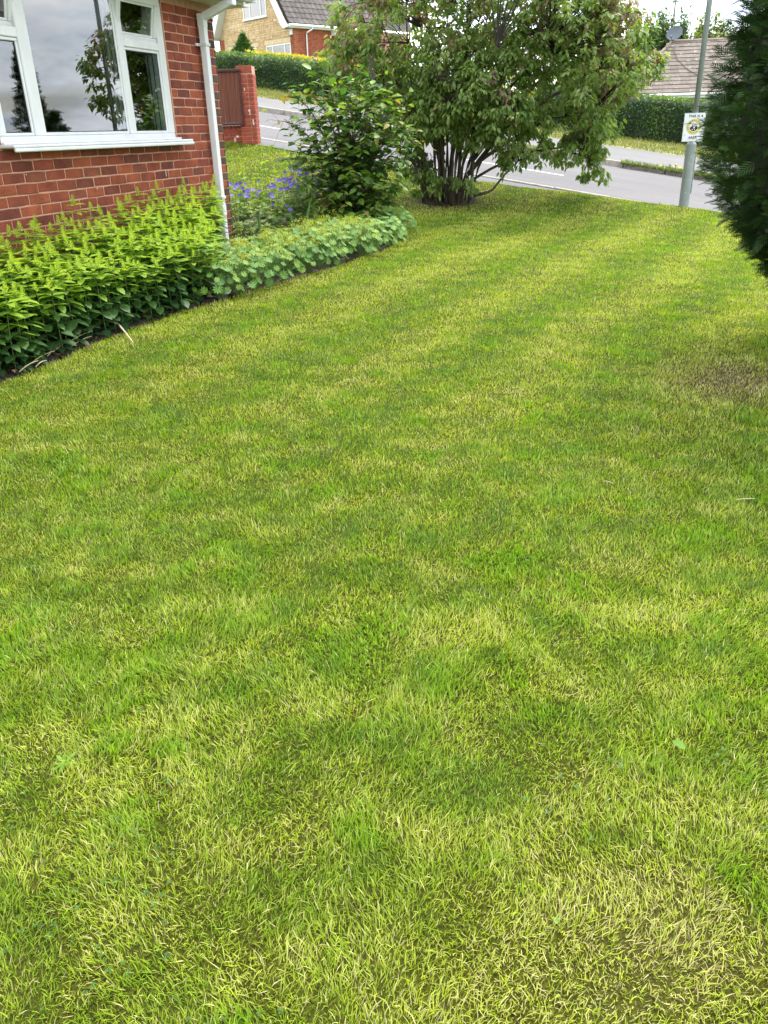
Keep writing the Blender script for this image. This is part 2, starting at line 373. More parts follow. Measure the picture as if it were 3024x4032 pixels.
def clover(n):
    """little three-leaved sprigs scattered low in the sward, in loose colonies"""
    d = RNG.uniform(.7, 4.5, n * 6); x = RNG.uniform(-1, 1, n * 6) * (.6 * d + .4); k = fbm(x, d, .9, 83, 3) > .28; x, y = x[k][:n], d[k][:n]; m = len(x)
    V, T, C_ = [], [], []; a0 = RNG.uniform(0, 6.28, m); z = gz(x, y) + RNG.uniform(.008, .022, m); s = RNG.uniform(.0035, .0065, m); col = lerp(np.array((.035, .095, .012))[None], np.array((.07, .15, .02))[None], RNG.random(m)); b = 0
    for j in range(3):
        a = a0 + j * 2.09; c0 = np.stack([x, y, z], 1); u = np.stack([np.cos(a), np.sin(a), np.full(m, .12)], 1) * s[:, None]; v = np.stack([-np.sin(a), np.cos(a), np.zeros(m)], 1) * s[:, None]
        P = [c0, c0 + u * .6 - v * .55, c0 + u * 1.15 - v * .3, c0 + u * 1.15 + v * .3, c0 + u * .6 + v * .55]; V.append(np.stack(P, 1).reshape(-1, 3)); i = (np.arange(m) * 5 + b)[:, None]; T.append(np.concatenate([i + np.array([[0, 1, 2]]), i + np.array([[0, 2, 3]]), i + np.array([[0, 3, 4]])])); C_.append(np.repeat(col, 5, 0)); b += 5 * m
    return np.concatenate(V), np.zeros((0, 4), int), np.concatenate(T), np.concatenate(C_)
def build_grass():
    sets = [clover(650)]
    def sample(d0, d1, rho=34000):
        # blades per square metre: rho near the viewer's path, thinning with distance
        D = np.linspace(d0, d1, 400); W2 = (1.24 * D + 1.1) * rho * np.minimum(1.25, (2.2 / D) ** 1.2); c = np.concatenate([[0], np.cumsum((W2[1:] + W2[:-1]) / 2 * np.diff(D))])
        n = int(c[-1]); d = np.interp(RNG.random(n) * c[-1], c, D); x = RNG.uniform(-1, 1, n) * (.62 * d + .55)
        return x, d.copy(), d
    for (d0, d1, seg) in ((.5, 2.2, 3), (2.2, 5.0, 2), (5.0, 16.5, 1)):
        x, y, d = sample(d0, d1)
        pe = x * PE[0] + y * PE[1]
        wl = (x + 2.573) * .95 - (y - 6.02) * .3122
        keep = (pe < LAWN_PE) & ~inpoly(x, y, BED) & ~((wl < 0.1) & (y < 9.1))
        # thin the sward in bare spots
        keep &= RNG.random(len(x)) > .55 * lawn_brown(x, y) * (y > 3)
        keep &= np.hypot(x - 1.05, y - 12.4) > .42
        x, y, d = x[keep], y[keep], d[keep]; m = len(x)
        tall = np.clip(.5 + .5 * fbm(x, y, 1.8, 41, 3), 0, 1)
        L = (.014 + .022 * RNG.random(m) ** 1.5) * (.75 + .6 * tall) * (1 - .12 * np.clip(d / 8, 0, 1)); Wd = (.0012 + .0013 * RNG.random(m)) * (1.5 if seg == 1 else 1) * (1 + np.clip(d - 1.2, 0, 20) / 4.5)
        coarse = np.clip(1.6 * fbm(x, y, 1.5, 44, 3) - .15, 0, 1) * (lawn_dry(x, y) < .45)
        L *= 1 + .15 * coarse; Wd *= 1 + .9 * coarse * (RNG.random(m) < .5)
        tilt = np.clip(RNG.normal(.82 if seg > 1 else 1.12, .36, m) - .15 * coarse, .1, 1.6)
        gc = grass_col(x, y, m); gc = np.clip(lerp(gc, np.array((.16, .32, .012))[None] * (.7 + .6 * RNG.random((m, 1))), .45 * coarse), 0, 1)
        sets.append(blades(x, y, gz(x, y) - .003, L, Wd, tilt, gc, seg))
    Vs, Qs, Ts, Cs = [], [], [], []; b = 0
    for V, Q, T, C_ in sets:
        Vs.append(V); Qs.append(Q + b); Ts.append(T + b); Cs.append(C_); b += len(V)
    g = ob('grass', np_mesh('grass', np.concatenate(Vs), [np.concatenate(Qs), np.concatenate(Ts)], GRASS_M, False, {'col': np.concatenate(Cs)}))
    tag(g, 'short mown lawn grass, green with straw coloured patches', 'grass', kind='stuff')
build_grass()
# ---- soil bed
SOIL = plain('bed_soil', (.045, .030, .020), .95, .5, 9, .9, 70)
def build_bed():
    x = np.linspace(-5.4, .5, 60); y = np.linspace(1.6, 10.9, 94); XX, YY = np.meshgrid(x, y, indexing='ij')
    z = gz(XX, YY) + .012 + .018 * fbm(XX, YY, 4, 21, 3); ins = inpoly(XX.ravel(), YY.ravel(), BED).reshape(XX.shape)
    z = np.where(ins, z, z - .06)
    V = np.stack([XX, YY, z], 2).reshape(-1, 3); i, j = np.meshgrid(np.arange(59), np.arange(93), indexing='ij'); a = (i * 94 + j).ravel()
    Q = np.stack([a, a + 94, a + 95, a + 1], 1); f = ins.ravel(); keep = f[Q].sum(1) >= 2
    o = ob('flower_bed', np_mesh('flower_bed', V, [Q[keep]], SOIL, True)); o['kind'] = 'structure'
build_bed()
# ---- road, pavements, kerbs
def strip(name, p0, p1, a0, a1, dz, mat, n=80, dz1=None, kind='structure'):
    """strip between pe=p0(al) and pe=p1(al)"""
    A = np.linspace(a0, a1, n); V = []
    for a in A:
        V.append(rp(a, p0(a) if callable(p0) else p0, dz)); V.append(rp(a, p1(a) if callable(p1) else p1, dz if dz1 is None else dz1))
    k = np.arange(n - 1) * 2; Q = np.stack([k, k + 2, k + 3, k + 1], 1)
    o = ob(name, np_mesh(name, V, [Q], mat, True)); o['kind'] = kind
    return o
def asphalt(name, base, spk, streak):
    m, t, p, o = new_mat(name)
    v = N_(t, 'ShaderNodeNewGeometry').outputs['Position']
    mp = N_(t, 'ShaderNodeMapping'); mp.inputs['Rotation'].default_value = (0, 0, R(30.3)); t.links.new(v, mp.inputs[0])
    n1 = noise(t, 90, 4, .8, vec=v); n2 = noise(t, 1.0, 5, .6, vec=mp.outputs[0], stretch=(.12, 2.2, 1)); n3 = noise(t, .5, 4, .6, vec=v)
    c = ramp(t, n1, ((.3, [x * (1 - spk) for x in base]), (.72, [x * (1 + spk) for x in base])))
    c = mixc(t, 1, c, ramp(t, n2, ((.3, (1 - streak,) * 3), (.7, (1 + streak,) * 3))), 'MULTIPLY')
    c = mixc(t, 1, c, ramp(t, n3, ((.3, (.85, .85, .88)), (.7, (1.12, 1.1, 1.1)))), 'MULTIPLY')
    t.links.new(c, p.inputs['Base Color']); p.inputs['Roughness'].default_value = .85; bump(t, p, n1, .3, .01)
    return m
ROAD_M = asphalt('road_asphalt', (.092, .086, .085), .45, .16); PATH_M = asphalt('path_asphalt', (.088, .088, .093), .3, .08); FPATH_M = asphalt('far_path_asphalt', (.112, .107, .104), .3, .08)
KERB_M = plain('kerb_concrete', (.30, .27, .23), .85, .35, 9, .4, 60)
strip('road', 13.3, 19.42, -60, 34, -.05, ROAD_M)
fp_far = lambda a: 22.25 + max(0, a + 18) * .105; hd = lambda a: 25.3 + max(0, a + 18) * .135
strip('footpath', LAWN_PE - .1, 13.19, -60, 34, .0, PATH_M)
strip('footpath', 19.54, lambda a: fp_far(a) + .1, -60, 34, .06, FPATH_M, dz1=.10)
VERGE_M = plain('verge_turf', (.16, .17, .04), .9, .45, 3.0, .8, 40)
strip('grass_verge', lambda a: fp_far(a), lambda a: hd(a) + 1.6, -60, 34, .10, VERGE_M, dz1=.22)
def kerb(pe0, pe1, a0, a1, z0, z1, ln=.915):
    k = empty('kerb', rp((a0 + a1) / 2, pe0)); k['kind'] = 'structure'
    yaw = TH; pitch = math.atan(.144)
    me = MB().box(-ln / 2 + .006, ln / 2 - .006, 0, pe1 - pe0, z0, z1, .012).mesh('kerb_stone', KERB_M)
    n = int((a1 - a0) / ln)
    for i in range(n):
        a = a0 + (i + .5) * ln
        p = Vector(rp(a, pe0)) - Vector(rp((a0 + a1) / 2, pe0))
        o = ob('kerb_stone', me, k, loc=p + Vector((0, 0, random.uniform(-.006, .006))))
        o.rotation_euler = (Matrix.Rotation(yaw, 3, 'Z') @ Matrix.Rotation(pitch, 3, 'Y')).to_euler()
kerb(13.19, 13.3, -20, 5, -.25, .02); kerb(19.42, 19.54, -26, 6, -.25, .075)
LINE_M = plain('road_paint', (.70, .69, .66), .7, .25, 30, 0)
for a0 in (-25.5, -19.5, -13.5, -7.35, -1.3, 4.5):
    o = strip('lane_marking', 15.82, 15.9, a0, a0 + 2.0 if a0 != -7.35 else a0 + 2.2, -.046, LINE_M, 6)
# ---- land beyond, hills
def build_land():
    g = np.concatenate([-np.geomspace(2500, 30, 14), np.linspace(-26, 70, 40), np.geomspace(80, 2500, 14)])
    XX, YY = np.meshgrid(g, g, indexing='ij'); z = road_z(XX, YY) - .45
    z = np.clip(z, -7, 6.0); rr = np.hypot(XX, YY - 15); z = np.where((rr > 80) & (YY > -XX * .5), z, z)
    inside = (XX * PE[0] + YY * PE[1] < 13.6) & (rr < 40); z = np.where(inside, np.minimum(z, gz(XX, YY) - .7), z)
    V = np.stack([XX, YY, z], 2).reshape(-1, 3); n = len(g); i, j = np.meshgrid(np.arange(n - 1), np.arange(n - 1), indexing='ij'); a = (i * n + j).ravel()
    o = ob('ground', np_mesh('ground', V, [np.stack([a, a + n, a + n + 1, a + 1], 1)], plain('field_grass', (.09, .13, .03), .95, .4, .02, 0), True)); o['kind'] = 'structure'
    m = plain('hill_woods', (.035, .055, .05), .95, .4, .01, 0)
    th = np.linspace(R(-10), R(140), 160); V = []
    for k, t in enumerate(th):
        h = 38 + 26 * math.sin(t * 3.1 + .5) + 12 * math.sin(t * 9.3) + 4 * math.sin(t * 31)
        for (rr, f) in ((1150, 0), (1300, .6), (1450, 1), (1700, .7), (2200, 0)): V.append((rr * math.sin(t), rr * math.cos(t), -8 + max(4, h) * .62 * f))
    a = (np.arange(159)[:, None] * 5 + np.arange(4)[None]).ravel()
    o = ob('hills', np_mesh('hills', V, [np.stack([a, a + 5, a + 6, a + 1], 1)], m, True)); o['kind'] = 'structure'
build_land()
# ================================================================== THE BRICK HOUSE (local x along the wall, local y into the house, z up)
HO = Vector((-2.573, 6.020, 0)); HROT = math.atan2(.9500, .3122)
house = empty('brick_house', HO, HROT, 'red brick house with a white framed window and white downpipe, behind the leafy bed', 'house')
def brick_mat(name, src, stops, pit=.9):
    m, t, p, o = new_mat(name)
    f = N_(t, 'ShaderNodeAttribute', attribute_name='tint').outputs['Fac'] if src == 'attr' else N_(t, 'ShaderNodeObjectInfo').outputs['Random']
    c = ramp(t, f, stops)
    n = noise(t, 38, 5, .65, 'World', stretch=(1, 1, 2.2)); n2 = noise(t, 9, 3, .5, 'World'); n3 = noise(t, 150, 3, .7, 'World', stretch=(1, 1, 1.8))
    c = mixc(t, 1, c, ramp(t, n2, ((.3, (.74, .72, .74)), (.7, (1.2, 1.16, 1.1)))), 'MULTIPLY')
    c = mixc(t, ramp(t, n, ((.24, (pit,) * 3), (.40, (0, 0, 0)))), c, (.022, .012, .010))
    c = mixc(t, 1, c, ramp(t, n3, ((.3, (.78, .78, .78)), (.75, (1.18, 1.16, 1.14)))), 'MULTIPLY')
    t.links.new(c, p.inputs['Base Color']); p.inputs['Roughness'].default_value = .85; p.inputs['Specular IOR Level'].default_value = .25
    bump(t, p, math_(t, 'ADD', n, math_(t, 'MULTIPLY', n3, .4)), .7, .012)
    return m
HST = ((0, (.155, .046, .034)), (.2, (.225, .060, .037)), (.42, (.285, .074, .039)), (.6, (.345, .094, .043)), (.75, (.250, .060, .040)), (.88, (.130, .047, .040)), (1, (.32, .092, .046)))
BRICK_O = brick_mat('house_brick', 'obj', HST); BRICK_A = brick_mat('house_brick_rest', 'attr', HST)
BROWN_B = brick_mat('brown_brick', 'obj', ((0, (.070, .048, .036)), (.5, (.095, .062, .045)), (1, (.13, .078, .055))))
def mortar(name, c): return plain(name, c, .95, .22, 14, .5, 120)
MORT = mortar('pink_mortar', (.52, .275, .18))
def brick_mesh(name, w, h, dep, mat, seed):
    r = random.Random(seed); b = .004; j = lambda a=.0022: r.uniform(-a, a)
    V = []
    for (sx, sz) in ((-1, -1), (1, -1), (1, 1), (-1, 1)): V.append((sx * w / 2 + j(), dep, sz * h / 2 + j()))
    for (sx, sz) in ((-1, -1), (0, -1), (1, -1), (1, 1), (0, 1), (-1, 1)): V.append((sx * (w / 2) + j(), .003 + j(.0012), sz * (h / 2) + j()))
    for (sx, sz) in ((-1, -1), (0, -1), (1, -1), (1, 1), (0, 1), (-1, 1)): V.append((sx * (w / 2 - b) + j(), -.002 + j(.0025), sz * (h / 2 - b) + j()))
    F = [(10, 11, 14, 15), (11, 12, 13, 14)]
    for k in range(6): F.append((4 + k, 4 + (k + 1) % 6, 10 + (k + 1) % 6, 10 + k))
    F += [(0, 1, 6, 5, 4), (1, 2, 7, 6), (2, 3, 9, 8, 7), (3, 0, 4, 9)]
    me = bpy.data.meshes.new(name); me.from_pydata(V, [], F); me.update(); me.materials.append(mat); return me
CS = .075; Z0 = CAMZ - .203            # a bed joint lies at Z0
WX0, WX1, WZ0, WZ1 = .06, 2.37, 1.300, 2.475    # window opening
SOFZ = 2.485; CORNER = 3.295
def house_bricks():
    full = [brick_mesh('brick', .215, .065, .06, BRICK_O, k) for k in range(4)]
    cut = {}
    def cut_mesh(w, mat, key):
        k = (round(w, 2), key)
        if k not in cut: cut[k] = brick_mesh('brick', w, .065, .06, mat, len(cut) + 20)
        return cut[k]
    L = []
    for c in range(-16, 19):
        zc = Z0 + (c + .5) * CS
        if zc < .05 or zc > SOFZ - .03: continue
        # photograph: in the course below line A a perpend lies at x=0
        sh = 0.0 if (c % 2 == 1) else .1125
        xs = sh - 18 * .225
        while xs < CORNER:
            a, b = max(xs, -3.2) + .005, min(xs + .225, CORNER) - .005; xs += .225
            for (p, q) in ([(a, b)] if not (WZ0 - .02 < zc < WZ1 + .02 and b > WX0 - .01 and a < WX1 + .01) else [(a, min(b, WX0 - .008)), (max(a, WX1 + .008), b)]):
                if q - p > .02: L.append((zc, p, q, c))
    vis = [l for l in L if l[1] > -.16 and l[0] > .62]
    vis.sort(key=lambda l: (l[0] < .72, l[1])); parts = set(map(id, vis[:300])); rest = []
    for l in L:
        zc, p, q, c = l; wd = q - p; end = q > CORNER - .012
        if id(l) in parts or end:
            if end:
                # brown bricks of the gable end show at the corner
                o = ob('brick', cut_mesh(min(wd, .1025), BROWN_B, 'b'), house, loc=(q - min(wd, .1025) / 2, random.uniform(-.002, .001), zc))
                if wd > .135: rest.append((zc, p, q - .1125))
                continue
            o = ob('brick', random.choice(full) if wd > .21 else cut_mesh(wd, BRICK_O, 'r'), house, loc=((p + q) / 2, random.uniform(-.0025, .0015), zc))
            o.rotation_euler = (random.uniform(-.012, .012), random.uniform(-.006, .006), random.uniform(-.008, .008))
        else: rest.append((zc, p, q))
    Vs = []; Fs = []; T = []
    for zc, p, q in rest:
        m = MB().box(p, q, -.002, .05, zc - .0325, zc + .0325, .003); b = len(Vs); Vs += m.v; Fs += [tuple(i + b for i in f) for f in m.f]; T += [random.random()] * len(m.v)
    me = bpy.data.meshes.new('brick_rest'); me.from_pydata(Vs, [], Fs); me.attributes.new('tint', 'FLOAT', 'POINT').data.foreach_set('value', T); me.materials.append(BRICK_A)
    ob('brickwork', me, house, kind='stuff')
house_bricks()
def house_shell():
    m = MB(); y0, y1 = .003, .28
    for (a, b, c, d) in ((-3.2, WX0, -.2, SOFZ), (WX1, CORNER - .004, -.2, SOFZ), (WX0, WX1, -.2, WZ0), (WX0, WX1, WZ1, SOFZ)): m.box(a, b, y0, y1, c, d)
    m.box(CORNER - .28, CORNER - .004, y1 + .001, 7.5, -.2, SOFZ); m.box(-3.2, -2.95, y1 + .001, 7.5, -.2, SOFZ); [m.box(*q) for q in ((-2.94, -1.2, 7.2, 7.5, -.2, SOFZ), (2.6, CORNER - .29, 7.2, 7.5, -.2, SOFZ), (-1.199, 2.599, 7.2, 7.5, -.2, .5), (-1.199, 2.599, 7.2, 7.5, 2.35, SOFZ))]  # wide gap in the unseen back wall, added to light the room
    m.build('wall', MORT, house)
    # gable end brickwork (brown)
    g = MB()
    for c in range(-14, 19):
        zc = Z0 + (c + .5) * CS
        if zc > SOFZ - .03: continue
        y = .11 if c % 2 else .0
        while y < 7.3: g.box(CORNER - .02, CORNER + .001, max(y + .005, .056), y + .22, zc - .0325, zc + .0325); y += .225
    o = g.build('gable_brickwork', plain('gable_brown_brick', (.095, .062, .045), .9, .4, 5, .3, 60), house, kind='stuff')
    # room behind the window, its back left open to let daylight in
    r = MB(); W_ = plain('room_paint', (.74, .82, .72), .9, .05, 2, 0)
    for a in ((-2.9, -1.2, 3.6, 3.65, .5, 2.46), (2.6, CORNER - .41, 3.6, 3.65, .5, 2.46), (-1.199, 2.599, 3.6, 3.65, 2.3, 2.46), (-2.9, CORNER - .3, .30, 3.6, .45, .49), (-2.9, CORNER - .3, .30, 3.6, 2.462, 2.47), (CORNER - .40, CORNER - .30, .30, 3.6, .5, 2.46), (-2.9, -2.8, .30, 3.6, .5, 2.46)): r.box(*a)
    r.build('room', W_, house)
house_shell()
UPVC = plain('white_upvc', (.66, .66, .65), .30, .09, 7, 0, stretch=(1, 1, .35)); GREYU = plain('gutter_upvc', (.74, .75, .76), .35, .04, 5, .02, 40); SEAL = plain('black_seal', (.012, .012, .013), .6, .1, 10)
def glass_mat(name, tint=(.80, .88, .84), wob=.0):
    m, t, p, o = new_mat(name); t.nodes.remove(p)
    fr = N_(t, 'ShaderNodeFresnel'); fr.inputs['IOR'].default_value = 1.52
    g = N_(t, 'ShaderNodeBsdfGlossy'); g.inputs['Roughness'].default_value = 0.0; g.inputs['Color'].default_value = (.97, .98, .98, 1)
    tr = N_(t, 'ShaderNodeBsdfTransparent'); tr.inputs['Color'].default_value = tint + (1,)
    if wob:
        b = N_(t, 'ShaderNodeBump'); b.inputs['Strength'].default_value = wob; b.inputs['Distance'].default_value = .01; t.links.new(noise(t, 1.6, 1, .5, 'Object'), b.inputs['Height'])
        t.links.new(b.outputs[0], g.inputs['Normal'])
    ms = N_(t, 'ShaderNodeMixShader'); t.links.new(math_(t, 'MULTIPLY', fr.outputs[0], 2.7, True), ms.inputs[0]); t.links.new(tr.outputs[0], ms.inputs[1]); t.links.new(g.outputs[0], ms.inputs[2]); t.links.new(ms.outputs[0], o.inputs[0])
    return m
GLASS = glass_mat('window_glass', (.92, .965, .94), 0)
def house_window():
    win = empty('window'); win.parent = house; win.location = (0, 0, 0)
    bx = lambda m, x0, x1, z0, z1, y0=.012, y1=.08, b=.006: m.box(x0, x1, y0, y1, z0, z1, b)
    f = MB()
    bx(f, WX0 + .002, WX1 - .002, WZ0 + .028, 1.378); bx(f, WX0 + .002, WX1 - .002, 2.415, WZ1 - .002)
    for (a, b) in ((WX0 + .002, .135), (.445, .555), (1.645, 1.735), (2.27, WX1 - .002)): bx(f, a, b, 1.3785, 2.4145)
    bx(f, .1355, .4445, 1.995, 2.06); bx(f, 1.7355, 2.2695, 2.035, 2.095)
    f.build('frame', UPVC, win)
    # glazing beads, a step behind the frame face
    bd = MB()
    for (a, b, c, d) in ((.135, .445, 1.378, 1.995), (.555, 1.645, 1.378, 2.415), (1.735, 2.27, 1.378, 2.035)):
        wv = .022
        for q in ((a + .001, b - .001, c + .001, c + wv), (a + .001, b - .001, d - wv, d - .001), (a + .001, a + wv, c + wv, d - wv), (b - wv, b - .001, c + wv, d - wv)): bd.box(q[0], q[1], .022, .07, q[2], q[3], .004)
        hw_ = (b - a) / 2 - wv - .0008; po = ob('pane', MB().box(-hw_, hw_, -.012, .012, c + wv + .0005, d - wv - .0005).mesh('pane', GLASS), win); po.location = ((a + b) / 2, .049, 0); po.rotation_euler = (0, 0, R(-1.1))
        s_ = MB(); e = .006
        for q in ((a + wv, b - wv, c + wv, c + wv + e), (a + wv, b - wv, d - wv - e, d - wv), (a + wv, a + wv + e, c + wv, d - wv), (b - wv - e, b - wv, c + wv, d - wv)): s_.box(q[0], q[1], .030, .0355, q[2], q[3])
        s_.build('seal', SEAL, win)
    bd.build('glazing_bead', UPVC, win)
    # top hung vents, ajar
    for (a, b, c, d, ang) in ((.105, .475, 2.03, 2.425, 12), (1.665, 2.285, 2.068, 2.43, 12)):
        v = empty('vent'); v.parent = house; v.location = (0, -.005, d); v.rotation_euler = (R(ang), 0, 0); v.parent = win
        h = d - c; e = .058; m = MB()
        for q in ((a, b, -h, -h + e), (a, b, -e, 0), (a, a + e, -h + e + .0005, -e - .0005), (b - e, b, -h + e + .0005, -e - .0005)): m.box(q[0], q[1], -.03, .022, q[2], q[3], .006)
        n = MB(); g = .018
        for q in ((a + e, b - e, -h + e, -h + e + g), (a + e, b - e, -e - g, -e), (a + e, a + e + g, -h + e + g, -e - g), (b - e - g, b - e, -h + e + g, -e - g)): n.box(q[0], q[1], -.018, .02, q[2], q[3], .004)
        o = MB(); o.v = m.v + n.v; o.f = m.f + [tuple(i + len(m.v) for i in f_) for f_ in n.f]
        ob('vent_frame', o.mesh('vent_frame', UPVC), v); ob('vent_pane', MB().box(a + e + g + .0005, b - e - g - .0005, -.008, .012, -h + e + g + .0005, -e - g - .0005).mesh('vent_pane', GLASS), v)
    s = MB().box(.03, 2.445, -.125, .010, WZ0 + .004, WZ0 + .024, .006); s.box(.03, 2.445, -.135, -.115, WZ0 - .022, WZ0 + .003, .006); s.box(.06, 2.42, -.02, .012, WZ0 + .0245, WZ0 + .042, .004)
    s.build('sill', UPVC, win)
house_window()
def curtain(x0, x1, label, seed):
    r = random.Random(seed); n = 90; V = []
    for i in range(n):
        x = x0 + (x1 - x0) * i / (n - 1); ph = i / (n - 1) * 2 * pi * (x1 - x0) / .085
        y = .15 + .035 * math.sin(ph) + .012 * math.sin(ph * 2.3 + 1)
        for z in (.7, 2.40): V.append((x + .01 * math.cos(ph), y + (.01 if z < 1 else 0), z))
    k = np.arange(n - 1) * 2; me = np_mesh('curtain', np.array(V), [np.stack([k, k + 2, k + 3, k + 1], 1)], CURT, True)
    o = ob('curtain', me); o.location = HO; o.rotation_euler = (0, 0, HROT); tag(o, label, 'curtain')
    so = o.modifiers.new('thick', 'SOLIDIFY'); so.thickness = .004
CURT, _t, _pp, _o = new_mat('curtain_cloth'); _pp.inputs['Base Color'].default_value = (.80, .86, .78, 1); _pp.inputs['Roughness'].default_value = .9; bump(_t, _pp, noise(_t, 400, 2, .5), .1, .002)
curtain(1.93, 2.24, 'pale green curtain in folds behind the right hand light of the bay window', 3)
def wall_marks():
    m = plain('white_mark', (.72, .70, .66), .8, .1, 30)
    for (s_, z, w_, h) in ((2.085, 1.045, .006, .05), (1.03, .985, .006, .012), (2.66, 1.075, .012, .01), (1.45, .90, .005, .014), (.235, 1.13, .006, .008)):
        MB().box(s_ - w_ / 2, s_ + w_ / 2, -.0065, -.0035, z - h / 2, z + h / 2, .001).build('splash_mark', m, house)
wall_marks()
def eaves():
    m = MB()
    for k in range(3): m.box(-3.4, CORNER + .05, -.10 * (k + 1) + .003, -.10 * k - .003, SOFZ, SOFZ + .012, .002)
    m.build('soffit', plain('soffit_board', (.72, .72, .70), .4, .06, 3, 0), house)
    MB().box(-3.4, CORNER + .05, -.325, -.305, SOFZ - .012, SOFZ + .15, .003).build('fascia', UPVC, house)
    g = MB(); n = 8; V = []
    prof = [(-.327, .10), (-.327, .035), (-.345, .012), (-.40, .012), (-.43, .04), (-.44, .10), (-.434, .10), (-.424, .044), (-.398, .018), (-.348, .018), (-.333, .038), (-.333, .10)]
    for x in (-3.4, CORNER + .08): V += [(x, y, SOFZ + z) for y, z in prof]
    k = len(prof); g.add(V, [(i, (i + 1) % k, k + (i + 1) % k, k + i) for i in range(k)] + [tuple(range(6, 12)) + tuple(range(0, 6))])
    g.box(CORNER + .081, CORNER + .09, -.444, -.327, SOFZ + .008, SOFZ + .104, .002)
    g.build('gutter', GREYU, house)
    # roof over
    rf = MB(); b = len(rf.v)
    x0, x1 = -3.6, CORNER + .22; y0, y1, z0 = -.34, 3.8, SOFZ + .16; sl = math.tan(R(30))
    rf.add([(x0, y0, z0), (x1, y0, z0), (x1, y1, z0 + (y1 - y0) * sl), (x0, y1, z0 + (y1 - y0) * sl), (x0, 7.8, z0), (x1, 7.8, z0)], [(0, 1, 2, 3), (3, 2, 5, 4)])
    rf.build('roof', plain('roof_tiles_brown', (.10, .07, .055), .9, .3, 8, .6, 20), house)
    MB().add([(CORNER - .01, .0, SOFZ), (CORNER - .01, 7.5, SOFZ), (CORNER - .01, 3.75, SOFZ + 2.2)], [(0, 1, 2)]).build('gable_top', plain('gable_top_brick', (.095, .062, .045), .9, .4, 5, .3, 60), house)
    MB().box(CORNER + .05, CORNER + .20, -.30, 7.4, SOFZ - .01, SOFZ + .012).build('verge_soffit', UPVC, house)
    # square downpipe with swan neck
    dp = empty('downpipe'); dp.parent = house
    px, hw = 2.963, .0325
    p = MB().box(px - hw, px + hw, -.098, -.033, .15, 2.29, .006); p.build('pipe', GREYU, dp)
    MB().box(px - hw - .004, px + hw + .004, -.102, -.029, .60, .70, .005).build('pipe_socket', GREYU, dp)
    e = MB().box(px - hw - .004, px + hw + .004, -.102, -.029, 2.275, 2.385, .006)
    A = Vector((px, -.066, 2.35)); B = Vector((px + .0, -.385, 2.462)); d = (B - A); L = d.length; rot = d.to_track_quat('Z', 'X').to_matrix().to_4x4()
    e.xbox(Matrix.Translation(A) @ rot, -hw, hw, -hw, hw, 0, L, .005)
    e.box(px - hw - .004, px + hw + .004, -.42, -.348, 2.43, SOFZ + .02, .006); e.build('swan_neck', GREYU, dp)
    for z in (2.13, .772):
        k = MB().box(px - .075, px + .075, -.024, -.003, z - .012, z + .012, .002); k.box(px - .042, px + .042, -.107, -.026, z - .013, z + .013, .003)
        k.build('bracket', UPVC, dp)
eaves()
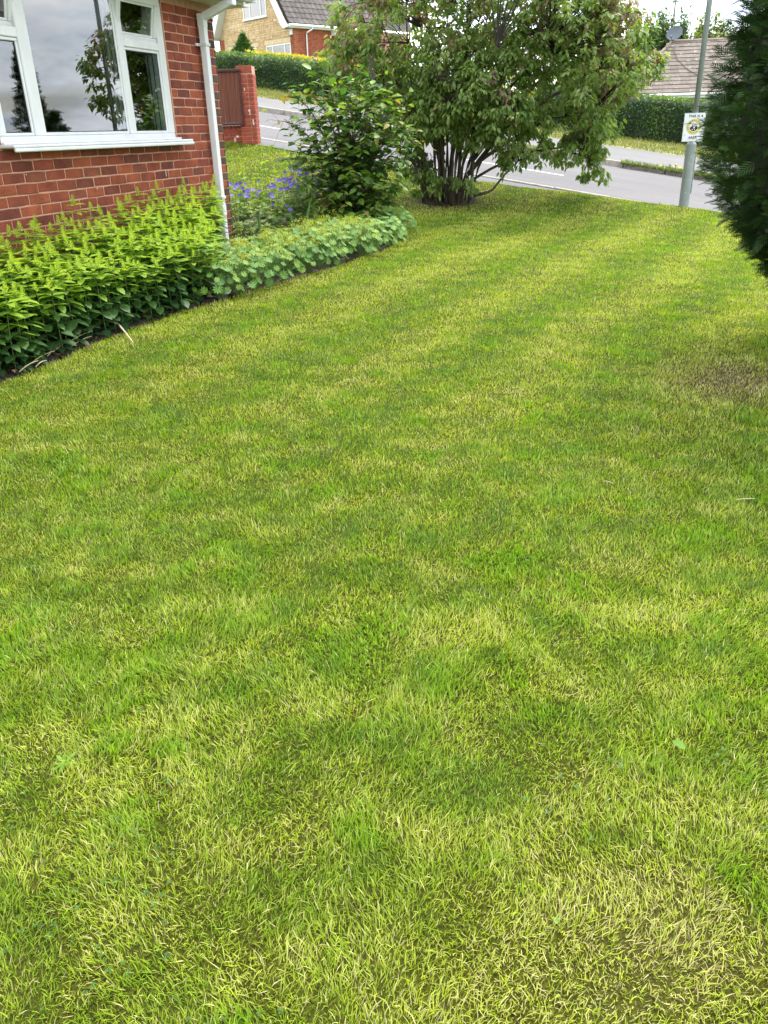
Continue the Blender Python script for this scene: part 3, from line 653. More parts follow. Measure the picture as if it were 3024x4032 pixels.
# ================================================================== GARDEN WALL WITH TIMBER PANEL (far end of the lawn)
RB_O = brick_mat('painted_brick', 'obj', ((0, (.33, .075, .045)), (.5, (.40, .10, .058)), (1, (.36, .085, .055))), .25)
gw = empty('garden_wall', (-2.035, 15.5, 1.12), R(-4), 'red brick pier and low wall holding a brown timber panel at the lawn end', 'wall')
def garden_wall():
    CSW = .068; cache = {}
    def bk(w, h):
        k = (round(w, 3), round(h, 3))
        if k not in cache: cache[k] = brick_mesh('brick', w, h, .05, RB_O, len(cache) + 90)
        return cache[k]
    top = 1.285; PW = .275
    core = MB(); core.box(-PW + .004, -.004, .006, PW - .01, -.3, top - .005); core.box(-2.6, -PW, .046, .18, -.3, .335)
    core.build('mortar_core', mortar('pale_mortar', (.56, .30, .22)), gw)
    n = int((top - .105) / CSW)
    for c in range(-2, n):
        z = (c + .5) * CSW
        xs = [(-PW, -PW + .18), (-PW + .19, 0)] if c % 2 else [(-PW, -.10), (-.09, 0)]
        for a, b in xs: ob('brick', bk(b - a, CSW - .009), gw, loc=((a + b) / 2, random.uniform(-.002, .001), z))
        # right cheek of the pier
        for a, b in ([(.0, .13), (.14, .27)] if c % 2 else [(0, .20), (.21, .27)]):
            o = ob('brick', bk(b - a, CSW - .009), gw, loc=(0.001, (a + b) / 2 + .004, z)); o.rotation_euler = (0, 0, pi / 2)
    for k in range(4):
        ob('brick', bk(.063, .105), gw, loc=(-PW - .004 + (k + .5) * .0695, -.004, top - .053))
    for c in range(-2, 4):
        z = (c + .5) * CSW; x = -PW - .01 - (.0 if c % 2 else .11)
        if c % 2 == 0: ob('brick', bk(.10, CSW - .009), gw, loc=(-PW - .06, .04, z))
        while x > -2.5: ob('brick', bk(.215, CSW - .009), gw, loc=(x - .1125, .04 + random.uniform(-.002, .001), z)); x -= .225
    x = -PW - .005
    while x > -2.5: ob('brick', bk(.063, .10), gw, loc=(x - .035, .036, 4 * CSW + .05)); x -= .07
    WD, t, p, o = new_mat('stained_boards'); f = N_(t, 'ShaderNodeObjectInfo').outputs['Random']
    c = ramp(t, f, ((0, (.13, .036, .020)), (1, (.175, .050, .026)))); g = noise(t, 22, 5, .65, 'Object', stretch=(5, 1, .35)); c = mixc(t, 1, c, ramp(t, g, ((.3, (.6, .55, .5)), (.7, (1.35, 1.3, 1.2)))), 'MULTIPLY')
    t.links.new(c, p.inputs['Base Color']); p.inputs['Roughness'].default_value = .55; bump(t, p, g, .3, .01)
    DK = plain('dark_stain', (.075, .020, .018), .5, .25, 7, .2, 40, 'Object')
    fr = empty('timber_panel'); fr.parent = gw
    z0, z1, x1 = .375, 1.235, -.20
    MB().box(-2.5, x1, -.03, .03, z0, z0 + .04, .004).build('rail', DK, fr); MB().box(-2.52, x1 + .01, -.035, .035, z1 - .035, z1 + .005, .004).build('rail', DK, fr); MB().box(x1 - .035, x1, -.03, .03, z0 + .041, z1 - .036, .004).build('stile', DK, fr)
    me = MB().box(-.036, .036, -.006, .010, z0 + .042, z1 - .037, .006).mesh('board', WD)
    x = x1 - .074
    while x > -2.5: ob('board', me, fr, loc=(x, random.uniform(-.002, .002), 0)); x -= .0735
    sp = plain('lime_bloom', (.75, .66, .62), .95, .2, 30)
    for (x, z, w_, h) in ((-.155, .93, .014, .05), (-.10, .60, .03, .035), (-.095, .56, .016, .06), (-.05, .44, .018, .05), (-.045, .40, .022, .05), (-.35, .20, .04, .03), (-.40, .15, .02, .06)):
        MB().box(x - w_ / 2, x + w_ / 2, -.007, -.0035, z - h / 2, z + h / 2, .001).build('lime_stain', sp, gw)
garden_wall()
# ================================================================== FAR SIDE OF THE STREET
WHITE = plain('white_paint', (.78, .78, .77), .5, .06, 4, 0); PALEIN = plain('net_curtain', (.62, .70, .74), .9, .12, 3, 0, coord='Object')
FGLASS = glass_mat('far_window_glass', (.85, .92, .93))
def far_window(par, x0, x1, z0, z1, lights, y=0.0):
    wn = empty('window'); wn.parent = par; fr = MB(); e = .055
    fr.box(x0, x1, y - .03, y + .05, z0, z0 + e, .006); fr.box(x0, x1, y - .03, y + .05, z1 - e, z1, .006)
    xs = [x0] + [x0 + (x1 - x0) * f for f in lights] + [x1]
    for k, x in enumerate(xs):
        a = x if k == 0 else (x - e if k == len(xs) - 1 else x - e / 2); fr.box(a, a + e, y - .028, y + .048, z0 + e + .001, z1 - e - .001, .006)
    fr.build('frame', WHITE, wn)
    for k in range(len(xs) - 1):
        a = xs[k] + (e if k == 0 else e / 2); b = xs[k + 1] - (e if k == len(xs) - 2 else e / 2)
        MB().box(a + .002, b - .002, y + .005, y + .015, z0 + e + .002, z1 - e - .002).build('pane', FGLASS, wn)
    MB().box(x0 - .05, x1 + .05, y - .09, y - .031, z0 - .045, z0 + .005, .006).build('sill', WHITE, wn)
    c = MB(); n = 24
    for k in range(n):
        a = x0 + .06 + (x1 - x0 - .12) * k / n; c.box(a, a + (x1 - x0 - .12) / n - .002, y + .09 + .012 * (k % 2), y + .10 + .012 * (k % 2), z0 + .02, z1 - .02)
    c.build('net_curtain', PALEIN, wn)
def tile_mesh(name, w, l, mat, wave=.018, n=5):
    V = []; 
    for (y, dz) in ((0, .022), (l, .0)):
        for i in range(n):
            x = -w / 2 + w * i / (n - 1); V.append((x, y, dz + wave * math.sin(2 * pi * i / (n - 1))))
    for i in range(n):
        x = -w / 2 + w * i / (n - 1); V.append((x, 0.0, -.004 + wave * math.sin(2 * pi * i / (n - 1))))
    F = [(i, i + 1, n + i + 1, n + i) for i in range(n - 1)] + [(2 * n + i, 2 * n + i + 1, i + 1, i) for i in range(n - 1)]
    me = bpy.data.meshes.new(name); me.from_pydata(V, [], F); me.update(); me.materials.append(mat); return me
def tile_mat(name, stops, spots=None):
    m, t, p, o = new_mat(name); c = ramp(t, N_(t, 'ShaderNodeObjectInfo').outputs['Random'], stops)
    n = noise(t, 7, 5, .65, 'World'); c = mixc(t, 1, c, ramp(t, n, ((.3, (.68, .68, .68)), (.7, (1.25, 1.22, 1.2)))), 'MULTIPLY')
    if spots: c = mixc(t, ramp(t, noise(t, spots[1], 2, .4, 'World'), ((spots[2], (0, 0, 0)), (spots[2] + .04, (1, 1, 1)))), c, spots[0])
    t.links.new(c, p.inputs['Base Color']); p.inputs['Roughness'].default_value = .9; bump(t, p, noise(t, 60, 3, .6, 'World'), .3, .01); return m
def gable_house():
    h = empty('gable_house', (-3.83, 44.025, 0), R(-48.2), 'buff stone fronted house with steep tiled roof and white bargeboards, up the road', 'house')
    G = 2.6; AX = -3.1; ez = 5.9; sl = 1.5; roofz = lambda x: ez + (3.2 - abs(x - AX)) * sl
    BUFFM = mortar('buff_mortar', (.46, .33, .18)); BR = mortar('far_brick_mortar', (.44, .22, .15))
    wins = [(-3.75, -1.76, 6.49, 7.75), (-1.98, 0.02, 4.15, 5.245), (-5.35, -2.83, 4.15, 5.252)]
    m = MB(); m.box(-6.2, .26, .012, .25, G, ez - .1); top = roofz(AX)
    m.add([(-6.2, .012, ez - .1), (.26, .012, ez - .1), (.26, .012, ez), (AX, .012, top), (-6.2, .012, ez), (-6.2, .25, ez - .1), (.26, .25, ez - .1), (.26, .25, ez), (AX, .25, top), (-6.2, .25, ez)], [(0, 1, 2, 3, 4), (9, 8, 7, 6, 5), (2, 7, 8, 3), (3, 8, 9, 4)])
    m.build('gable_wall', BUFFM, h)
    m = MB(); m.box(.012, .25, .2505, 7.5, G, ez); m.box(-6.2, -5.96, .2505, 7.5, G, ez); m.box(-5.96, .012, 7.26, 7.5, G, ez); m.build('side_wall', BR, h)
    # stone blocks: squares and stacked pairs
    SM = brick_mat('buff_stone', 'obj', ((0, (.58, .42, .23)), (.5, (.66, .49, .28)), (.8, (.54, .37, .20)), (1, (.70, .54, .34))), .12)
    SMA = brick_mat('buff_stone_rest', 'attr', ((0, (.58, .42, .23)), (.5, (.66, .49, .28)), (1, (.54, .37, .20))), .12)
    r = random.Random(4); cache = {}; blocks = []; U = .20; z = G + .02; row = 0
    while z < 9.0:
        x = -5.72 - (row % 3) * .13
        while x < -.01:
            if r.random() < .3: blocks.append((x, x + .24, z, z + U)); x += .24
            else:
                wd = r.choice((.36, .42, .48)); o_ = r.uniform(-.08, .08); blocks.append((x, x + wd, z, z + U / 2)); blocks.append((x + .0, x + wd, z + U / 2, z + U)); x += wd
        z += U; row += 1
    lint = [(-2.15, .01, 5.27, 5.455), (-5.5, -2.65, 5.27, 5.455)]; ok = []
    for a, b, c, d in blocks:
        a = max(a, -5.72); b = min(b, -.01)
        if b - a < .05: continue
        mx_ = max(abs(a - AX), abs(b - AX))
        if d > roofz(AX + mx_) - .05: continue
        if any(a < q[1] + .02 and b > q[0] - .02 and c < q[3] + .02 and d > q[2] - .06 for q in wins + lint):
            for q in wins + lint:
                if a < q[1] + .02 and b > q[0] - .02 and c < q[3] + .02 and d > q[2] - .06:
                    if a < q[0] - .06: b = q[0] - .03
                    elif b > q[1] + .06: a = q[1] + .03
                    elif c < q[2] - .03 and q[2] - c > .05: d = q[2] - .06
                    else: a = b
            if b - a < .05 or d - c < .03 or any(a < q[1] and b > q[0] and c < q[3] and d > q[2] - .05 for q in wins + lint): continue
        ok.append((a, b, c, d))
    vis = sorted(ok, key=lambda q: (0 if 4.9 < q[2] < 7.45 and q[0] > -5.6 else 1, -(q[1] - q[0]) * (q[3] - q[2])))
    for a, b, c, d in vis[:300]:
        k = (round(b - a, 2), round(d - c, 2))
        if k not in cache: cache[k] = brick_mesh('stone_block', k[0] - .012, k[1] - .012, .06, SM, len(cache) + 300)
        ob('stone_block', cache[k], h, loc=((a + b) / 2, r.uniform(-.008, .004), (c + d) / 2))
    m = MB(); T = []
    for a, b, c, d in vis[300:]:
        n0 = len(m.v); m.box(a + .006, b - .006, r.uniform(-.006, .004), .05, c + .006, d - .006, .006); T += [r.random()] * (len(m.v) - n0)
    me = m.mesh('stonework', SMA); me.attributes.new('tint', 'FLOAT', 'POINT').data.foreach_set('value', T); ob('stonework', me, h, kind='stuff')
    LM = plain('lintel_stone', (.62, .46, .27), .9, .15, 5, .2, 40)
    for a, b, c, d in lint: MB().box(a, b, -.006, .04, c, d, .008).build('lintel', LM, h)
    # brick quoins and side wall
    BRM = brick_mat('far_brick', 'attr', ((0, (.30, .085, .045)), (.5, (.36, .11, .055)), (1, (.27, .07, .04))), .15); m = MB(); T = []
    def course(x0, x1, fixed, axis, z, sh):
        x = x0 - sh
        while x < x1:
            a, b = max(x, x0) + .006, min(x + .225, x1) - .006; x += .225
            if b - a < .012: continue
            n0 = len(m.v)
            if axis == 'x': m.box(a, b, -.004, .03, z + .005, z + .07, 0)
            else: m.box(.24, .266, a, b, z + .005, z + .07, 0)
            T.extend([r.random()] * (len(m.v) - n0))
    z = 4.1; k = 0
    while z < ez - .1:
        course(.0, .25, 0, 'x', z, .11 * (k % 2)); course(-6.2, -5.73, 0, 'x', z, .11 * (k % 2)); course(.0, 3.6, 0, 'y', z, .11 * (k % 2)); z += .075; k += 1
    me = m.mesh('brickwork', BRM); me.attributes.new('tint', 'FLOAT', 'POINT').data.foreach_set('value', T); ob('brickwork', me, h, kind='stuff')
    far_window(h, *wins[0], (.30, .76)); far_window(h, *wins[1], (.27, .76)); far_window(h, *wins[2], (.22, .78))
    # bargeboards
    for sgn in (1, -1):
        X = lambda x: AX + sgn * (x - AX)
        inn = [(.02, 5.80), (-.14, 5.93), (-.89, 7.06), (AX, top - .30)]; outp = [(.46, 5.86), (.26, 6.03), (-.56, 7.16), (AX, top + .18)]
        V = [(X(a), y, z) for y in (-.40, -.36) for (a, z) in inn + outp]; n = 4
        F = [(i, i + 1, n + i + 1, n + i) for i in range(3)] + [(8 + i, 8 + n + i, 8 + n + i + 1, 8 + i + 1) for i in range(3)] + [(i, 8 + i, 8 + i + 1, i + 1) for i in range(3)] + [(n + i, n + i + 1, 8 + n + i + 1, 8 + n + i) for i in range(3)] + [(0, n, 8 + n, 8)]
        MB().add(V, F).build('bargeboard', WHITE, h)
        s = MB(); s.add([(X(a), y, z) for (a, z) in inn for y in (-.36, .011)], [(2 * i, 2 * i + 1, 2 * i + 3, 2 * i + 2) for i in range(3)]); s.build('barge_soffit', plain('barge_soffit', (.62, .60, .58), .6, .05), h)
        rf = MB(); zz = lambda x: 5.98 + (.42 - x) * 1.44
        rf.add([(X(.42), -.37, 5.97), (X(.42), 7.8, 5.97), (X(AX), 7.8, zz(AX)), (X(AX), -.37, zz(AX))], [(0, 1, 2, 3)]); rf.build('roof', plain('roof_underlay', (.07, .06, .055), .95, .2), h)
    TM = tile_mat('grey_brown_tile', ((0, (.075, .065, .060)), (.5, (.105, .09, .082)), (1, (.14, .125, .11))), ((.035, .03, .03), 30, .60))
    tm = [tile_mesh('roof_tile', .30, .36, TM) for k in range(1)]
    ang = math.atan(1.44); g = .285; rows = 14; cols = 21
    base = Matrix(((0, -math.cos(ang), math.sin(ang), 0), (1, 0, 0, 0), (0, math.sin(ang), math.cos(ang), 0), (0, 0, 0, 1)))   # tile x -> house y, tile y -> up the slope
    for i in range(rows):
        for j in range(cols):
            d = i * g; p = Vector((.46 - math.cos(ang) * d, -.22 + j * .30, 5.985 + math.sin(ang) * d)) + Vector((math.sin(ang), 0, math.cos(ang))) * .02
            o = ob('roof_tile', tm[0], h, loc=p); o.rotation_euler = base.to_euler()
    MB().box(.44, .47, -.37, 3.2, 5.82, 5.97, .003).build('fascia', WHITE, h); MB().box(.475, .575, -.35, 3.1, 5.87, 5.96, .02).build('gutter', WHITE, h); MB().box(.26, .44, -.36, 3.1, 5.81, 5.82).build('soffit', WHITE, h)
    MB().tube([(.525, .98, 5.88), (.50, .96, 5.80), (.34, .76, 5.66), (.31, .74, 5.58), (.31, .74, 2.8)], .036, 8).build('downpipe', WHITE, h, smooth=True)
    MB().box(.26, 1.15, 2.3, 2.42, 5.60, 5.80, .004).box(.26, 1.15, 2.42, 4.2, 5.76, 5.80).build('porch_fascia', WHITE, h)
    MB().box(.06, .24, -.075, -.006, 5.54, 5.80, .02).build('alarm_box', WHITE, h); MB().box(.10, .20, -.07, -.01, 5.515, 5.539, .008).build('alarm_lamp', plain('alarm_red', (.25, .02, .02), .4, .1), h)
    MB().box(.26, .30, 2.55, 2.62, 4.9, 5.3, .01).build('wall_light', plain('lamp_dark', (.05, .05, .05), .4, .1), h)
gable_house()
def bungalow():
    h = empty('bungalow', (12.5, 35.0, 0), R(-8), 'low house with brown tiled hipped roof and white gutter, beyond the lamp post', 'house')
    EZ, pt = 2.40, R(33.5); cp, sp = math.cos(pt), math.sin(pt); D_ = 2.95
    BKM = plain('bungalow_brick', (.28, .12, .07), .9, .3, 5, .2); m = MB(); m.box(-2.3, 6.4, .45, 5.6, 0, EZ - .15); m.build('wall', BKM, h)
    rz = EZ + D_ * math.tan(pt); rf = MB()
    rf.add([(-2.75, 0, EZ - .02), (6.8, 0, EZ - .02), (6.8, D_, rz - .02), (-.5, D_, rz - .02), (-2.75, 2 * D_, EZ - .02), (6.8, 2 * D_, EZ - .02)], [(0, 1, 2, 3), (0, 3, 4), (3, 2, 5, 4)])
    rf.build('roof', plain('bungalow_underlay', (.06, .045, .035), .95, .2), h)
    TM = tile_mat('brown_lichen_tile', ((0, (.105, .084, .068)), (.5, (.130, .105, .086)), (1, (.155, .127, .105))), ((.38, .35, .30), 9, .68))
    tm = tile_mesh('roof_tile', .33, .30, TM, .004, 3); base = Matrix(((1, 0, 0), (0, cp, -sp), (0, sp, cp))).to_euler(); g = .262; n = 0; extra = []
    i = 0
    while i * g * cp < D_ - .05:
        y = i * g * cp; xl = -2.75 + 2.25 * y / D_; x = xl + .17 + (.165 if i % 2 else 0)
        while x < 6.6:
            p = (x, y - .02, EZ + i * g * sp + .004 + random.uniform(-.003, .003)); x += .332
            if p[0] < 3.6 and n < 300: ob('roof_tile', tm, h, loc=p, rot=base); n += 1
            else: extra.append(p)
        i += 1
    mm = MB()
    for p in extra:
        Mx = Matrix.Translation(p) @ base.to_matrix().to_4x4(); mm.add([Mx @ v.co for v in tm.vertices], [tuple(f.vertices) for f in tm.polygons])
    mm.build('roof_tiles_right', plain('tile_rest', (.185, .135, .105), .9, .3, 6), h, kind='stuff')
    RM = plain('ridge_tile', (.19, .145, .115), .9, .35, 7, .3)
    mb = MB(); k = 0
    x = -.5
    while x < 6.4:
        MB().tube([(x, D_, rz - .01), (x + .44, D_, rz - .01)], .085, 8).build('ridge_tile', RM, h); x += .445
    for k in range(8):
        t0, t1 = k / 8, (k + 1) / 8 - .01; a = Vector((-2.75, 0, EZ)).lerp(Vector((-.5, D_, rz)), t0); b = Vector((-2.75, 0, EZ)).lerp(Vector((-.5, D_, rz)), t1)
        MB().tube([a, b], .075, 8).build('hip_tile', RM, h)
    MB().box(-2.75, 6.7, -.03, .0, EZ - .19, EZ - .03, .004).build('fascia', WHITE, h); MB().box(-2.8, 6.7, -.135, -.032, EZ - .11, EZ - .02, .02).build('gutter', WHITE, h); MB().box(-2.7, 6.6, .001, .44, EZ - .2, EZ - .19).build('soffit', WHITE, h)
    # cable down the roof
    pr = lambda x, y: (x, y, EZ + y * math.tan(pt) + .055)
    c = MB().tube([pr(-.45, 2.85), pr(-.50, 2.3), pr(-.42, 1.8), pr(-.1, 1.2), pr(.35, .75), pr(.9, .45), pr(1.05, .25), pr(.8, .05)], .010, 5)
    c.build('cable', plain('cable_black', (.05, .045, .045), .6, .1), h)
    # dish
    d = empty('satellite_dish', (12.43, 37.95, 4.33), 0, 'grey satellite dish on the left end of the brown tiled ridge', 'dish')
    DM = plain('dish_grey', (.075, .09, .108), .45, .12, 8, 0); DK = plain('dish_dark', (.05, .05, .06), .5, .1)
    M0 = Matrix.Translation((.02, -.10, .29)) @ Matrix.Rotation(R(-38), 4, 'Z') @ Matrix.Rotation(R(62), 4, 'X')
    V = [(0, 0, 0)]; n = 28; F = []
    for k, (rr) in enumerate((.10, .20, .29, .325)):
        for q in range(n): V.append((rr * math.cos(2 * pi * q / n), rr * .92 * math.sin(2 * pi * q / n), rr * rr * .75))
    F += [(0, 1 + q, 1 + (q + 1) % n) for q in range(n)]
    for k in range(3): F += [(1 + k * n + q, 1 + (k + 1) * n + q, 1 + (k + 1) * n + (q + 1) % n, 1 + k * n + (q + 1) % n) for q in range(n)]
    me = MB().add([M0 @ Vector(v) for v in V], F).mesh('reflector', DM, True); o = ob('reflector', me, d); so = o.modifiers.new('s', 'SOLIDIFY'); so.thickness = .01
    pL = M0 @ Vector((-.02, -.30, .30)); MB().tube([M0 @ Vector((0, -.31, .06)), pL], .012, 6).build('arm', DK, d); MB().tube([pL, M0 @ Vector((0, -.22, .26))], .03, 8).build('receiver', DK, d)
    MB().tube([(0, 0, -.12), (0, 0, .18), (.01, -.06, .26)], .022, 6).build('mast', DK, d)
bungalow()
def third_house():
    h = empty('gabled_house', (15.75, 60, 0), R(-30), 'distant orange brick house with white edged gable, left of the satellite dish', 'house')
    ap, hw, ez = 6.25, 3.6, 4.95
    MB().add([(-hw, 0, 1.5), (hw, 0, 1.5), (hw, 0, ez), (0, 0, ap), (-hw, 0, ez), (-hw, 9, 1.5), (hw, 9, 1.5), (hw, 9, ez), (0, 9, ap), (-hw, 9, ez)], [(0, 1, 2, 3, 4), (9, 8, 7, 6, 5), (1, 6, 7, 2), (0, 4, 9, 5)]).build('wall', plain('orange_brick', (.40, .18, .09), .9, .25, 6, .2), h)
    rm = plain('dark_roof', (.12, .10, .095), .9, .3, 9, .4, 20)
    for s in (1, -1):
        MB().add([(s * (hw + .3), -.3, ez - .09), (s * (hw + .3), 9.3, ez - .09), (0, 9.3, ap + .05), (0, -.3, ap + .05), (s * (hw + .3), -.3, ez - .15), (0, -.3, ap - .03)], [(0, 1, 2, 3), (0, 3, 5, 4)]).build('roof', rm, h)
        MB().add([(s * (hw + .3), -.34, ez - .30), (s * (hw + .3), -.34, ez - .06), (0, -.34, ap + .08), (0, -.34, ap - .16), (s * (hw + .3), -.30, ez - .30), (s * (hw + .3), -.30, ez - .06), (0, -.30, ap + .08), (0, -.30, ap - .16)], [(0, 1, 2, 3), (7, 6, 5, 4), (0, 3, 7, 4), (1, 5, 6, 2)]).build('bargeboard', WHITE, h)
    g = MB()
    for k in range(9):
        z = ez + (ap - ez) * k / 9; x = hw * (1 - k / 9) + .2; g.box(x - .42, x - .38 + .38, 0, 9.2, z, z + .03)
    g.build('tile_courses', rm, h, kind='stuff')
third_house()
# ---- lamp post and sign
POSTM = plain('lamp_post_paint', (.235, .265, .245), .5, .16, 5, .08, 60, coord='World'); 
def lamp():
    l = empty('street_lamp', (4.345, 12.0, .12), 0, 'grey green street lamp column carrying a white notice at the lawn edge', 'street lamp')
    MB().tube([(0, 0, -.1), (0, 0, .95), (0, 0, .968), (0, 0, .985)], [.067, .067, .062, .040], 24).build('base_column', POSTM, l, smooth=False)
    MB().tube([(0, 0, .985), (0, 0, 3.0), (0, 0, 5.2), (-.05, -.04, 5.45), (-.3, -.2, 5.6), (-.6, -.4, 5.62)], [.036, .0345, .032, .03, .028, .026], 20).build('upper_column', POSTM, l, smooth=True)
    MB().xbox(Matrix.Translation((-.75, -.5, 5.62)) @ Matrix.Rotation(R(34), 4, 'Z'), -.22, .22, -.09, .09, -.06, .06, .03).build('lantern', plain('lantern_grey', (.3, .31, .32), .4, .1), l)
    MB().xbox(Matrix.Rotation(R(12), 4, 'Z'), .058, .0725, -.042, .042, .33, .84, .004).build('door', POSTM, l)
    r = random.Random(2); ch = plain('paint_chip', (.55, .56, .53), .8, .1)
    for k in range(9):
        a = R(-90 + r.uniform(-60, 50)); z = r.uniform(.05, .8)
        MB().xbox(Matrix.Rotation(a, 4, 'Z') @ Matrix.Translation((.0665, 0, z)), -.001, .0012, -.004 * r.random() - .002, .004, -.006 * r.random() - .002, .008, 0).build('chip', ch, l)
    s = empty('notice_board', (4.345 - .0, 12.0, 1.285), R(-17), 'white neighbourhood watch notice with yellow ring on the lamp post', 'sign')
    Wd, Ht, y = .272, .352, -.046
    MB().box(-Wd / 2, Wd / 2, y - .004, y, -Ht / 2, Ht / 2, .0012).build('plate', plain('sign_white', (.80, .80, .82), .4, .03), s)
    BK = plain('sign_black', (.02, .02, .022), .5, .05); YL = plain('sign_yellow', (.72, .60, .16), .5, .05); GR = plain('sign_grey', (.45, .45, .47), .5, .05)
    f = y - .0043
    e = MB(); n = 21; k = 26
    for i in range(n):
        x = -Wd / 2 + .006 + i * (Wd - .012) / (n - 1)
        for z in (-Ht / 2 + .004, Ht / 2 - .004): e.add([(x - .0035, f, z - .004), (x + .001, f, z - .004), (x + .0045, f, z + .004), (x, f, z + .004)], [(0, 1, 2, 3)])
    for i in range(k):
        z = -Ht / 2 + .012 + i * (Ht - .024) / (k - 1)
        for x in (-Wd / 2 + .004, Wd / 2 - .004): e.add([(x - .004, f, z - .004), (x + .004, f, z + .000), (x + .004, f, z + .0045), (x - .004, f, z + .0005)], [(0, 1, 2, 3)])
    e.build('border', BK, s)
    def disc(r0, r1, cz, yy, cx=0, n=40, a0=0, a1=2 * pi):
        m = MB(); V = []
        for q in range(n + 1):
            a = a0 + (a1 - a0) * q / n; V += [(cx + r0 * math.cos(a), yy, cz + r0 * math.sin(a)), (cx + r1 * math.cos(a), yy, cz + r1 * math.sin(a))]
        return m.add(V, [(2 * q, 2 * q + 1, 2 * q + 3, 2 * q + 2) for q in range(n)])
    cz = .008
    disc(0.0, .097, cz, f - .0002).build('ring_outline', GR, s); disc(.0, .094, cz, f - .0005).build('ring', YL, s); disc(0, .058, cz, f - .0008).build('ring_centre', plain('sign_white_b', (.80, .80, .82), .4, .03), s)
    # emblem: black lower disc with pale huddled heads
    em = disc(0, .054, cz, f - .0011, a0=pi + .15, a1=2 * pi - .1); b = MB()
    for (x, z, rr) in ((-.026, .002, .013), (.000, -.004, .014), (.030, .004, .013), (-.014, .020, .010), (.014, .021, .010), (.035, .022, .007)):
        q = disc(0, rr, cz + z, f - .0011, x, 14); em.add(q.v, q.f)
    em.build('emblem', BK, s)
    for (x, z, rr) in ((-.030, .010, .008), (.004, -.012, .010), (.0, .012, .0065), (.026, .012, .007), (-.017, -.034, .006), (.013, -.034, .006)):
        q = disc(0, rr, cz + z, f - .0014, x, 12); b.add(q.v, q.f)
    b.build('emblem_faces', plain('sign_white_c', (.80, .80, .82), .4, .03), s)
    def put(txt, sz, x, z, rot=0, mat=BK, bold=.0012, sp=1.0):
        o = ob('lettering', text_mesh('lettering', txt, sz, mat, bold=bold, spacing=sp, extrude=.0002), s); o.location = (x, f - .0016, z); o.rotation_euler = (Matrix.Rotation(rot, 3, 'Y') @ Matrix.Rotation(R(90), 3, 'X')).to_euler(); return o
    put('THIS IS A', .043, .012, .136, sp=1.08); put('AREA', .043, 0, -.126, sp=1.08)
    for i, ch_ in enumerate('NEIGHBOURHOOD'):
        a = R(90 + 112 - 224 * i / 12); put(ch_, .024, .076 * math.cos(a), cz + .076 * math.sin(a), pi / 2 - a, bold=.0005)
    for i, ch_ in enumerate('WATCH'):
        a = R(270 - 36 + 72 * i / 4); put(ch_, .024, .076 * math.cos(a), cz + .076 * math.sin(a), -(a - 3 * pi / 2), bold=.0005)
    for sx in (-1, 1):
        q = disc(.006, .010, -.098, f - .0004, sx * .105, 12); q2 = disc(0, .003, -.098, f - .0004, sx * .105, 8); q.add(q2.v, q2.f); q.box(sx * .105 - .001, sx * .105 + .001, f - .0005, f - .0003, -.088, -.08); q.build('crest', GR, s)
    MB().box(-.08, .08, f - .0006, f - .0003, -.153, -.151).build('small_print', GR, s)
    MB().tube([(-.143, y - .012, .048), (-.05, y - .011, .052), (.05, y - .011, .053), (.143, y - .012, .052), (.10, .01, .05), (.036, .048, .05), (-.036, .048, .05), (-.10, .01, .048), (-.143, y - .012, .048)], .0035, 6).build('strap', plain('strap_grey', (.3, .3, .3), .4, .2), s)
    MB().box(-.062, -.04, y - .02, y - .008, .046, .062, .003).build('buckle', plain('buckle_dark', (.04, .04, .04), .4, .2), s)
lamp()
# ---- pole and wires far behind the roof
def upole():
    p = empty('utility_pole', (22.8, 70, 2.5), 0, 'thin wooden utility pole far behind the brown roof and trees', 'pole')
    PM = plain('pole_wood', (.26, .22, .18), .9, .2); MB().tube([(0, 0, 0), (0, 0, 7.4)], [.075, .055], 8).build('shaft', PM, p)
    MB().box(-.28, .28, -.03, .03, 6.97, 7.03, .005).build('crossarm', PM, p)
    w_ = MB(); WM = plain('wire_dark', (.08, .08, .08), .6, .1)
    w_.tube([(0, 0, 7.2), (9, -6, 6.9), (20, -12, 7.5)], .012, 4)
    w_.build('wire', WM, p)
upole()
# ================================================================== PLANTS
BARK = plain('grey_bark', (.105, .085, .060), .9, .4, 14, .7, 60); BARKD = plain('dark_bark', (.045, .036, .026), .9, .4, 10, .6, 50); STEMG = plain('green_stem', (.10, .16, .04), .6, .3, 20, 0)
TWIG = plain('red_brown_twig', (.11, .065, .04), .8, .3, 20, .2, 60)
def curve3(a, b, c, n=6):
    a, b, c = Vector(a), Vector(b), Vector(c)
    return [a * (1 - t) ** 2 + b * 2 * t * (1 - t) + c * t * t for t in [i / (n - 1) for i in range(n)]]
def frame_matrix(p, d, up, s):
    d = Vector(d).normalized(); y = Vector(up).cross(d)
    y = y.normalized() if y.length > 1e-4 else Vector((0, 1, 0)); z = d.cross(y)
    return Matrix.Translation(p) @ Matrix(((d.x, y.x, z.x, 0), (d.y, y.y, z.y, 0), (d.z, y.z, z.z, 0), (0, 0, 0, 1))) @ Matrix.Scale(s, 4)
def tmesh(name, tpl, mat, smooth=False):
    V, Q, T = tpl; return np_mesh(name, V, [Q, T], mat, smooth)
def place_leaf(name, me, par, M):
    o = bpy.data.objects.new(name, me); o.matrix_local = M; link(o, par); return o
